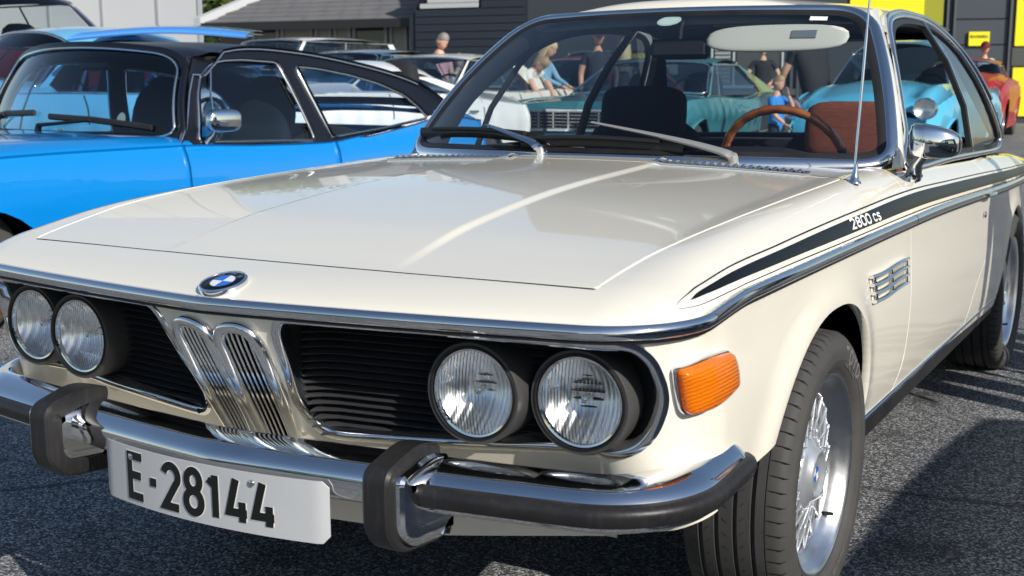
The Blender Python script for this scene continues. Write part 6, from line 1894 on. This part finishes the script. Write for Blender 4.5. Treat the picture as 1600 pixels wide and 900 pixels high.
# windows under the eaves
x = .9
for w_, pale in ((.62, 0), (.72, 1), (.34, 1), (.34, 1), (.75, 0), (.34, 1), (.34, 1), (.85, 1), (.80, 0), (1.3, 2), (1.2, 2), (.9, 2)):
    if x + w_ > Lh - .2: break
    wn_ = MB().box((x + w_ / 2, -.02, 1.55), (w_, .05, 1.35)).build("window", M['winglass'] if pale != 1 else mat("curtained_glass", (.33, .32, .30), .3), house, False)
    for dx in (0, w_): MB().box((x + dx, -.05, 1.55), (.07, .06, 1.42)).build("window_frame", M['navywall'] if pale == 2 else M['palewood'], wn_, False)
    x += w_ + .12
# gable: cladding boards
for k in range(14):
    z = .30 + k * .145
    MB().box((Lh + 1.15, -1.13, z), (2.3, .03, .132)).build("board", M['navywall'], house, False)
for k in range(13):
    z = 2.32 + k * .10; x1 = Lh + 1.35; x0_ = Lh + .12 + k * .16
    if x0_ < x1 - .2: MB().box(((x0_ + x1) / 2, -1.15, z), (x1 - x0_, .04, .09)).build("board", M['palewood'], house, False)
for k in range(10):
    z = 2.33 + k * .14
    MB().box((Lh + 1.86, -1.14, z), (.9, .03, .132)).build("board", M['navywall'], house, False)
mesh("gable_wall", [(Lh - .1, -1.1, 0), (Lh + 2.35, -1.1, 0), (Lh + 2.35, -1.1, 5.4), (Lh + 2.0, -1.1, 5.4), (Lh - .15, -1.1, 2.1)], [(0, 1, 2, 3, 4)], M['navywall'], house, False)

# --- dark workshop hall with yellow panels
M['darkclad'] = mat("dark_cladding", (.035, .041, .052), .5, noise=(.8, .3, (.040, .047, .058)))
M['darkline'] = mat("dark_flashing", (.085, .09, .10), .4)
M['yellow'] = mat("yellow_cladding", (.78, .70, .012), .5)
M['olive'] = mat("yellow_cladding_return", (.78, .70, .012), .5)
M['whiteframe'] = mat("pale_window_frame", (.55, .57, .58), .4)
pA = at(800, 33); pB = at(1700, 30)
a, Lh, ang = frame_between(pA, pB)
hall = thing("workshop_hall", "dark grey workshop hall with yellow wall panels behind the cars", "building", (a.x, a.y, a.z - .2), ang)
def hx(px, f0=33.0, f1=30.0):      # facade coordinate of an image column
    l0 = (800 - 800) / FPX; best = None
    A = np.array([pA[0], pA[1]]); B = np.array([pB[0], pB[1]])
    d = (B - A) / np.linalg.norm(B - A)
    k = (px - 800) / FPX * .985
    ray = np.array([math.sin(YAW) + k * math.cos(YAW), math.cos(YAW) - k * math.sin(YAW)])
    o = np.array([CAMP[0], CAMP[1]])
    m_ = np.array([[ray[0], -d[0]], [ray[1], -d[1]]]); s_ = np.linalg.solve(m_, A - o)
    return float(s_[1])
MB().box((Lh / 2, 6, 6), (Lh, 12, 12)).build("wall", M['darkclad'], hall, False)
for px in (862, 905, 967, 1003, 1030):
    pass
x = .0
while x < Lh:
    MB().box((x, -.015, 7.6), (.06, .035, 8.8)).build("panel_joint", M['darkline'], hall, False); x += 1.9
for z in (3.35, 4.45, 5.55):
    MB().box((Lh / 2, -.012, z), (Lh, .02, .03)).build("panel_joint", M['darkline'], hall, False)
def fac(nm, px0, px1, z0_, z1_, mt, d=.04, par=hall):
    x0_, x1_ = hx(px0), hx(px1)
    return MB().box(((x0_ + x1_) / 2, -d / 2 - .002, (z0_ + z1_) / 2), (x1_ - x0_, d, z1_ - z0_)).build(nm, mt, par, False)
fac("yellow_panel", 1325, 1440, 2.3, 7, M['yellow'], .06); fac("yellow_panel", 1440.5, 1470, 2.3, 7, mat("olive_panel", (.30, .30, .02), .5), .05)
fac("yellow_panel", 1583, 1700, 0.2, 1.38, M['yellow'], .06); fac("yellow_panel", 1583, 1700, 1.9, 7, M['yellow'], .06); fac("window_band", 1580, 1700, 1.42, 1.86, M['winglass'], .05)
for px in (1475, 1486, 1573): fac("door_jamb", px, px + 3.5, 0, 7, M['darkline'], .12)
dr = fac("roller_door", 1490, 1572, 0.1, 7, mat("door_grey", (.050, .060, .076), .5), .03)
for k in range(9): MB().box(((hx(1490) + hx(1572)) / 2, -.042, .7 + k * .62), (hx(1572) - hx(1490), .012, .018)).build("door_rib", M['dark'], dr, False)
# garage fronts with pale frames
fac("canopy", 855, 1110, 2.0, 2.35, mat("canopy_dark", (.05, .055, .065), .6), .5)
for px0, px1 in ((852, 905), (908, 968), (972, 1003), (1006, 1060)):
    w_ = fac("garage_window", px0, px1, 1.25, 1.85, mat("garage_pane", (.30, .32, .33), .3), .02)
    fac("garage_frame", px0 - 1, px0 + 3, .2, 1.95, M['darkline'], .08)
w_ = fac("shop_window", 1152, 1222, .95, 2.0, M['winglass'], .03)
for z in (.90, 2.02): fac("window_frame", 1112, 1226, z, z + .07, M['whiteframe'], .07, w_ and hall)
for px in (1112, 1146, 1222): fac("window_frame", px, px + 3, .9, 2.05, M['whiteframe'], .08)
dl = fac("louvre_window", 1118, 1142, 1.0, 1.95, M['palewood'], .04)
for k in range(9): MB().box(((hx(1118) + hx(1142)) / 2, -.06, 1.05 + k * .10), (hx(1142) - hx(1118), .03, .02)).build("slat", M['darkline'], dl, False)
fac("window_sill", 1110, 1245, .72, .88, M['darkline'], .2)
for px in (1236, 1246, 1262): fac("door_post", px, px + 4, .1, 2.3, M['darkline'], .1)
# sign
sx = (hx(1511) + hx(1543)) / 2
sg = MB().box((sx, -.09, 2.08), (hx(1543) - hx(1511), .05, .34)).build("yellow_sign", M['yellow'], None, False)
sg.location = hall.location; sg.rotation_euler = hall.rotation_euler
tag(sg, "small yellow sign with dark writing on the dark roller door", "sign")
mb = MB(); lettering(mb, "MEKONOMEN", sx - .21, 2.10, .030, .06, .016, .011, lambda a_, b_: (a_, -.118, b_)); mb.build("sign_text", M['black'], sg, False)["kind"] = "stuff"

# --- trees behind the house
M['leaf_light'] = mat("leaf_light", (.10, .15, .025), .6); M['leaf_dark'] = mat("leaf_dark", (.03, .06, .012), .6); M['bark'] = mat("bark", (.10, .08, .06), .9)
def tree(px, f, h, r, label, nl=2600):
    x, y, z = at(px, f)
    t = thing("birch_tree", label, "tree", (x, y, z), 0, None)
    mb = MB(); mb.tube([(0, 0, 0), (.1, .05, h * .4), (.0, .1, h * .8)], [.22, .15, .05], 8)
    for k in range(9):
        a_ = k * 2.4; zz = h * (.3 + .06 * k); mb.tube([(0, 0, zz), (r * .4 * math.cos(a_), r * .4 * math.sin(a_), zz + r * .3), (r * .8 * math.cos(a_), r * .8 * math.sin(a_), zz + r * .45)], [.07, .04, .015], 5)
    mb.build("trunk", M['bark'], t)
    for mt, frac in ((M['leaf_light'], .55), (M['leaf_dark'], .45)):
        V = []; F = []
        cl = [(RNG.normal(0, .42) * r, RNG.normal(0, .42) * r, h * (.55 + .28 * RNG.normal(0, .6))) for _ in range(26)]
        for i in range(int(nl * frac)):
            c_ = cl[RNG.integers(len(cl))]; o = RNG.normal(0, .30 * r, 3); p_ = np.array(c_) + o * [1, 1, .8]
            u = RNG.normal(0, 1, 3); u /= np.linalg.norm(u); w_ = np.cross(u, RNG.normal(0, 1, 3)); w_ /= np.linalg.norm(w_); s_ = .10 + .12 * RNG.random()
            k = len(V); V += [p_ - u * s_, p_ + w_ * s_ * .6, p_ + u * s_, p_ - w_ * s_ * .6]; F.append((k, k + 1, k + 2, k + 3))
        mesh("crown", V, F, mt, t, False)
for i, (px, f, h, r, lb) in enumerate(((338, 40, 7.0, 2.6, "leafy green tree in the gap between pale hall and house"), (372, 43, 8.0, 3.0, "leafy tree rising behind the house's left roof slope"), (300, 50, 9, 3, "tree half hidden by the corner of the pale hall"), (800, 40, 9.0, 2.4, "tree behind the house gable beside the dark hall"))):
    tree(px, f, h, r, lb, 5200)
# ================================================================= PEOPLE
SKIN = mat("skin", (.62, .36, .26), .5); SKIN2 = mat("skin_tan", (.50, .27, .18), .5)
HAIRS = dict(grey=mat("hair_grey", (.22, .20, .18), .7), blond=mat("hair_blond", (.55, .42, .24), .6), dark=mat("hair_dark", (.03, .022, .016), .6), sand=mat("hair_sandy", (.34, .24, .14), .6))
def cloth(name, c): return mat(name, c, .85, bump=(30, .3, .01))
def person(label, loc, rz, H, top, bottom, hair, pose=None, skin=SKIN, shoes=None, hairlen=0, cap=None, face=True, sleeves=False, legs_bare=False, stout=1.0, group=None):
    k = H / 1.75
    J = dict(pel=(0, 0, .95), bel=(0, -.01, 1.08), che=(0, 0, 1.27), nk=(0, .01, 1.45), nk2=(0, -.01, 1.53),
             shL=(.17, .01, 1.40), elL=(.23, .03, 1.13), wrL=(.24, -.05, .90), shR=(-.17, .01, 1.40), elR=(-.23, .03, 1.13), wrR=(-.24, -.05, .90),
             hipL=(.09, 0, .90), knL=(.10, -.02, .50), anL=(.11, .02, .09), toL=(.12, -.13, .04), hipR=(-.09, 0, .90), knR=(-.10, -.02, .50), anR=(-.11, .02, .09), toR=(-.12, -.13, .04), head=(0, -.025, 1.63))
    if pose: J.update(pose)
    J = {a: tuple(np.array(b, float) * k) for a, b in J.items()}
    names = [n for n in J if n != 'head']; idx = {n: i for i, n in enumerate(names)}
    rad = dict(pel=.135, bel=.125, che=.145, nk=.062, nk2=.052, shL=.065, elL=.043, wrL=.028, shR=.065, elR=.043, wrR=.028, hipL=.088, knL=.058, anL=.040, toL=.032, hipR=.088, knR=.058, anR=.040, toR=.032)
    E = [('pel', 'bel'), ('bel', 'che'), ('che', 'nk'), ('nk', 'nk2'), ('che', 'shL'), ('shL', 'elL'), ('elL', 'wrL'), ('che', 'shR'), ('shR', 'elR'), ('elR', 'wrR'),
         ('pel', 'hipL'), ('hipL', 'knL'), ('knL', 'anL'), ('anL', 'toL'), ('pel', 'hipR'), ('hipR', 'knR'), ('knR', 'anR'), ('anR', 'toR')]
    me = bpy.data.meshes.new("body"); me.from_pydata([J[n] for n in names], [(idx[a], idx[b]) for a, b in E], []); me.update()
    tmp = bpy.data.objects.new("body_src", me); scene.collection.objects.link(tmp)
    sk = tmp.modifiers.new("s", 'SKIN'); sk.use_smooth_shade = True
    lay = me.skin_vertices[0].data if me.skin_vertices else None
    if lay is None:
        bmx = bmesh.new(); bmx.from_mesh(me); bmx.verts.layers.skin.verify(); bmx.to_mesh(me); bmx.free(); lay = me.skin_vertices[0].data
    for n in names:
        r = rad[n] * k * (stout if n in ('pel', 'bel', 'che') else 1)
        lay[idx[n]].radius = (r * (1.25 if n in ('pel', 'bel', 'che') else 1), r * (.80 if n in ('pel', 'bel', 'che') else 1)); lay[idx[n]].use_root = (n == 'pel')
    tmp.modifiers.new("d", 'SUBSURF').levels = 1
    dg = bpy.context.evaluated_depsgraph_get(); ev = tmp.evaluated_get(dg); nm = bpy.data.meshes.new_from_object(ev)
    bpy.data.objects.remove(tmp)
    MT = {'top': top, 'bot': bottom, 'skin': skin, 'shoe': shoes or M['matblack']}
    order = ['top', 'bot', 'skin', 'shoe']
    nm.materials.clear()
    for o_ in order: nm.materials.append(MT[o_])
    part = {('pel', 'bel'): 'top', ('bel', 'che'): 'top', ('che', 'nk'): 'top', ('nk', 'nk2'): 'skin', ('che', 'shL'): 'top', ('che', 'shR'): 'top', ('pel', 'hipL'): 'bot', ('pel', 'hipR'): 'bot', ('hipL', 'knL'): 'bot', ('hipR', 'knR'): 'bot', ('knL', 'anL'): 'skin' if legs_bare else 'bot', ('knR', 'anR'): 'skin' if legs_bare else 'bot', ('anL', 'toL'): 'shoe', ('anR', 'toR'): 'shoe', ('elL', 'wrL'): 'top' if sleeves else 'skin', ('elR', 'wrR'): 'top' if sleeves else 'skin', ('shL', 'elL'): 'arm', ('shR', 'elR'): 'arm'}
    for p in nm.polygons:
        c = np.array(p.center); best = None
        for (a, b) in E:
            A, B = np.array(J[a]), np.array(J[b]); t = np.clip((c - A) @ (B - A) / ((B - A) @ (B - A) + 1e-9), 0, 1); d = np.linalg.norm(c - A - (B - A) * t) / (.5 * (rad[a] + rad[b]))
            if best is None or d < best[0]: best = (d, (a, b), t)
        m_ = part[best[1]]
        if m_ == 'arm': m_ = 'top' if (sleeves or best[2] < .62) else 'skin'
        if best[1] == ('che', 'nk') and best[2] > .85: m_ = 'skin'
        p.material_index = order.index(m_); p.use_smooth = True
    o = bpy.data.objects.new("person", nm); link(o); o.location = loc; o.rotation_euler = (0, 0, rz)
    tag(o, label, "person", group)
    # head with nose, ears and eyes; hands with five fingers
    hd = Vector(J['head']); nk_ = Vector(J['nk2']); upv = (hd - nk_).normalized()
    fv = Vector((0, -1, 0)); 
    if pose and 'look' in pose: fv = Vector(pose['look'])
    fv = (fv - upv * fv.dot(upv)).normalized(); sv = fv.cross(upv)
    def hp(x, y, z): return hd + sv * x * k + fv * y * k + upv * z * k
    V = []; F = []; nn = 16; mm_ = 12
    for i in range(mm_ + 1):
        ph = -math.pi / 2 + math.pi * i / mm_
        for q in range(nn):
            a = 2 * math.pi * q / nn; cx_, cy_, cz_ = math.cos(ph) * math.cos(a), math.cos(ph) * math.sin(a), math.sin(ph)
            w_ = .073 * (1 - .22 * max(0, -cz_)); d_ = .095 * (1 - .10 * max(0, -cz_))
            V.append(hp(cx_ * w_, cy_ * d_ + (.012 if cz_ < -.3 and cy_ > 0 else 0), cz_ * .118))
    for i in range(mm_):
        for q in range(nn): F.append((i * nn + q, i * nn + (q + 1) % nn, (i + 1) * nn + (q + 1) % nn, (i + 1) * nn + q))
    hm = MB(); hm.add(V, F)
    hm.add([hp(-.012, .088, -.005), hp(.012, .088, -.005), hp(0, .092, .035), hp(0, .116, -.018), hp(0, .088, -.024)], [(0, 3, 2), (3, 1, 2), (0, 4, 3), (4, 1, 3)])
    for s in (1, -1): hm.lathe([(-.006, .022 * k), (.006, .024 * k), (.010, .012 * k), (.010, 0)], axis_matrix(hp(s * .074, -.005, -.005), sv * s), 8)
    hm.build("head", skin, o, 60)
    for s in (1, -1): MB().lathe([(0, .009 * k), (.004, .006 * k), (.004, 0)], axis_matrix(hp(s * .029, .086, .012), fv), 8).build("eye", HAIRS['dark'], o)
    MB().tube([hp(-.022, .086, -.052), hp(0, .093, -.054), hp(.022, .086, -.052)], .004 * k, 6).build("mouth", mat("lips", (.45, .16, .13), .5), o)
    hm = MB(); V = []; F = []
    for i in range(8):
        ph = math.pi / 2 * i / 7 - .12
        for q in range(nn):
            a = 2 * math.pi * q / nn; cy_ = math.sin(a); z_ = math.sin(ph); c_ = math.cos(ph)
            drop = (.0 if cy_ > .3 else -.05 * (1 - i / 7)) + (.045 * (1 - i / 7) if cy_ > .3 else 0)
            V.append(hp(c_ * math.cos(a) * .082, c_ * cy_ * .104 - .006, z_ * .118 + .012 + drop))
    for i in range(7):
        for q in range(nn): F.append((i * nn + q, i * nn + (q + 1) % nn, (i + 1) * nn + (q + 1) % nn, (i + 1) * nn + q))
    F.append(tuple(7 * nn + q for q in range(nn))); hm.add(V, F)
    if hairlen:
        for q in range(14):
            a = math.pi + math.pi * (q + .5) / 14; x_, y_ = math.cos(a) * .078, math.sin(a) * .095
            hm.tube([hp(x_, y_, .03), hp(x_ * 1.12, y_ * 1.15, -.10), hp(x_ * 1.2, y_ * 1.1 - .01, -.10 - hairlen)], [.022 * k, .024 * k, .010 * k], 6)
    hm.build("hair", hair, o, 60)
    if cap:
        cm = MB(); V = []; F = []
        for i in range(6):
            ph = math.pi / 2 * i / 5
            for q in range(nn):
                a = 2 * math.pi * q / nn; V.append(hp(math.cos(ph) * math.cos(a) * .088, math.cos(ph) * math.sin(a) * .110, .035 + math.sin(ph) * .10))
        for i in range(5):
            for q in range(nn): F.append((i * nn + q, i * nn + (q + 1) % nn, (i + 1) * nn + (q + 1) % nn, (i + 1) * nn + q))
        cm.add(V, F); V = [hp(x_, y_, z_) for y_, z_ in ((.08, .045), (.175, .03)) for x_ in (-.065, 0, .065)]
        cm.add(V + [v - upv * .008 for v in V], [(0, 1, 4, 3), (1, 2, 5, 4), (9, 10, 7, 6), (10, 11, 8, 7), (3, 4, 10, 9), (4, 5, 11, 10)])
        cm.build("cap", cap, o, 50)
    for s, W_, E_ in ((1, 'wrL', 'elL'), (-1, 'wrR', 'elR')):
        w = Vector(J[W_]); d = (w - Vector(J[E_])).normalized(); u = d.cross(fv); 
        if u.length < .1: u = d.cross(upv)
        u.normalize(); t_ = d.cross(u)
        hb = MB(); hb.tube([w, w + d * .045 * k, w + d * .085 * k], [.024 * k, .030 * k, .026 * k], 8, flat=(.62, 1.15))
        for q, ln in enumerate((.062, .070, .066, .052)):
            b0 = w + d * .082 * k + (d.cross(t_)).normalized() * 0 + t_ * ((q - 1.5) * .0165 * k)
            hb.tube([b0, b0 + d * ln * .5 * k + u * .004, b0 + d * ln * .9 * k + u * .018 * k], [.0085 * k, .008 * k, .0065 * k], 6)
        hb.tube([w + d * .03 * k + t_ * .024 * k * s, w + d * .06 * k + t_ * .045 * k * s, w + d * .085 * k + t_ * .048 * k * s], [.010 * k, .009 * k, .007 * k], 6)
        hb.build("hand", skin, o, 60)
    return o
def pat(px, f): return at(px, f)
BLK = cloth("black_cloth", (.018, .018, .022)); PINK = cloth("pink_cloth", (.72, .35, .38)); DENIM = cloth("light_denim", (.20, .38, .55)); WHT = cloth("white_cloth", (.72, .72, .70)); NAVY = cloth("navy_cloth", (.015, .022, .04)); ORG = cloth("orange_cloth", (.75, .07, .02)); BLU = cloth("blue_cloth", (.03, .22, .60)); GRY = cloth("grey_cloth", (.12, .12, .13)); MARC = cloth("maroon_cloth", (.13, .015, .02))
face_right = R(30)
person("woman in a pink patterned top with short grey hair, head bowed behind the white saloon", pat(688, 17.6), R(75), 1.72, PINK, NAVY, HAIRS['grey'], dict(head=(0, -.07, 1.61), nk2=(0, -.035, 1.52), wrL=(.12, -.28, 1.12), elL=(.22, -.02, 1.14)), skin=SKIN, hairlen=0)
person("fair haired child beside the woman in pink behind the white saloon", pat(717, 17.9), R(60), 1.42, WHT, NAVY, HAIRS['sand'])
person("woman with long blond hair in a light denim jacket leaning over the white saloon", pat(848, 17.0), R(95), 1.62, DENIM, DENIM, HAIRS['blond'], dict(head=(0, -.13, 1.60), nk2=(0, -.08, 1.51), nk=(0, -.05, 1.43), che=(0, -.03, 1.26), shL=(.17, -.04, 1.38), shR=(-.17, -.04, 1.38), elL=(.24, -.16, 1.16), wrL=(.16, -.36, 1.06), elR=(-.22, -.16, 1.16), wrR=(-.1, -.36, 1.06)), hairlen=.42, sleeves=True)
person("person in a white shirt bending down beside the blond woman", pat(820, 16.8), R(80), 1.60, WHT, GRY, HAIRS['sand'], dict(head=(0, -.34, 1.40), nk2=(0, -.27, 1.36), nk=(0, -.22, 1.32), che=(0, -.12, 1.18), shL=(.17, -.2, 1.28), shR=(-.17, -.2, 1.28), elL=(.2, -.34, 1.06), wrL=(.15, -.46, .90), elR=(-.2, -.34, 1.06), wrR=(-.15, -.46, .90)))
person("man in navy T-shirt and dark cap standing behind the teal coupe", pat(935, 17.3), R(40), 1.78, NAVY, GRY, HAIRS['dark'], dict(elL=(.27, -.02, 1.14), wrL=(.22, -.12, .92)), skin=SKIN2, cap=NAVY)
person("blond woman half hidden behind the man in the dark cap", pat(976, 18.3), R(200), 1.66, GRY, NAVY, HAIRS['blond'], None, hairlen=.30)
person("man in black T-shirt seen from behind with hands clasped over red shorts", pat(1193, 22.5), R(205), 1.72, BLK, ORG, HAIRS['grey'], dict(elL=(.30, .06, 1.14), wrL=(.07, .15, .96), elR=(-.30, .06, 1.14), wrR=(-.07, .15, .96)), legs_bare=True)
person("small boy in a blue T-shirt drinking from a cup beside the light blue saloon", pat(1216, 12.9), R(80), 1.16, BLU, NAVY, HAIRS['sand'], dict(elL=(.20, -.20, 1.22), wrL=(.07, -.17, 1.44), elR=(-.24, -.10, 1.14), wrR=(-.12, -.22, 1.0)))
person("tall man in black bending forward towards the boy", pat(1280, 14.4), R(-125), 1.84, BLK, BLK, HAIRS['dark'], dict(head=(0, -.34, 1.56), nk2=(0, -.26, 1.49), nk=(0, -.20, 1.43), che=(0, -.12, 1.27), bel=(0, -.05, 1.08), shL=(.20, -.16, 1.38), shR=(-.20, -.16, 1.38), elL=(.28, -.26, 1.12), wrL=(.20, -.42, .92), elR=(-.28, -.26, 1.10), wrR=(-.20, -.44, .90)), skin=SKIN, stout=1.35)
person("man with maroon cap, sunglasses and white shirt behind the red pickup", pat(1538, 25.5), R(20), 1.84, WHT, GRY, HAIRS['dark'], None, skin=SKIN2, cap=MARC)
# visitors standing beside the coupe, just outside the picture on the right
for i, (x, y, r_, h, tp) in enumerate(((2.02, 2.55, 60, 1.84, GRY), (2.25, 3.05, 95, 1.78, BLU), (1.95, 3.55, 80, 1.80, BLK))):
    person(("visitor in grey shirt", "visitor in blue shirt", "visitor in black shirt")[i] + " standing outside the right edge beside the cream coupe", (x, y, 0), R(r_), h, tp, NAVY, HAIRS['dark'])
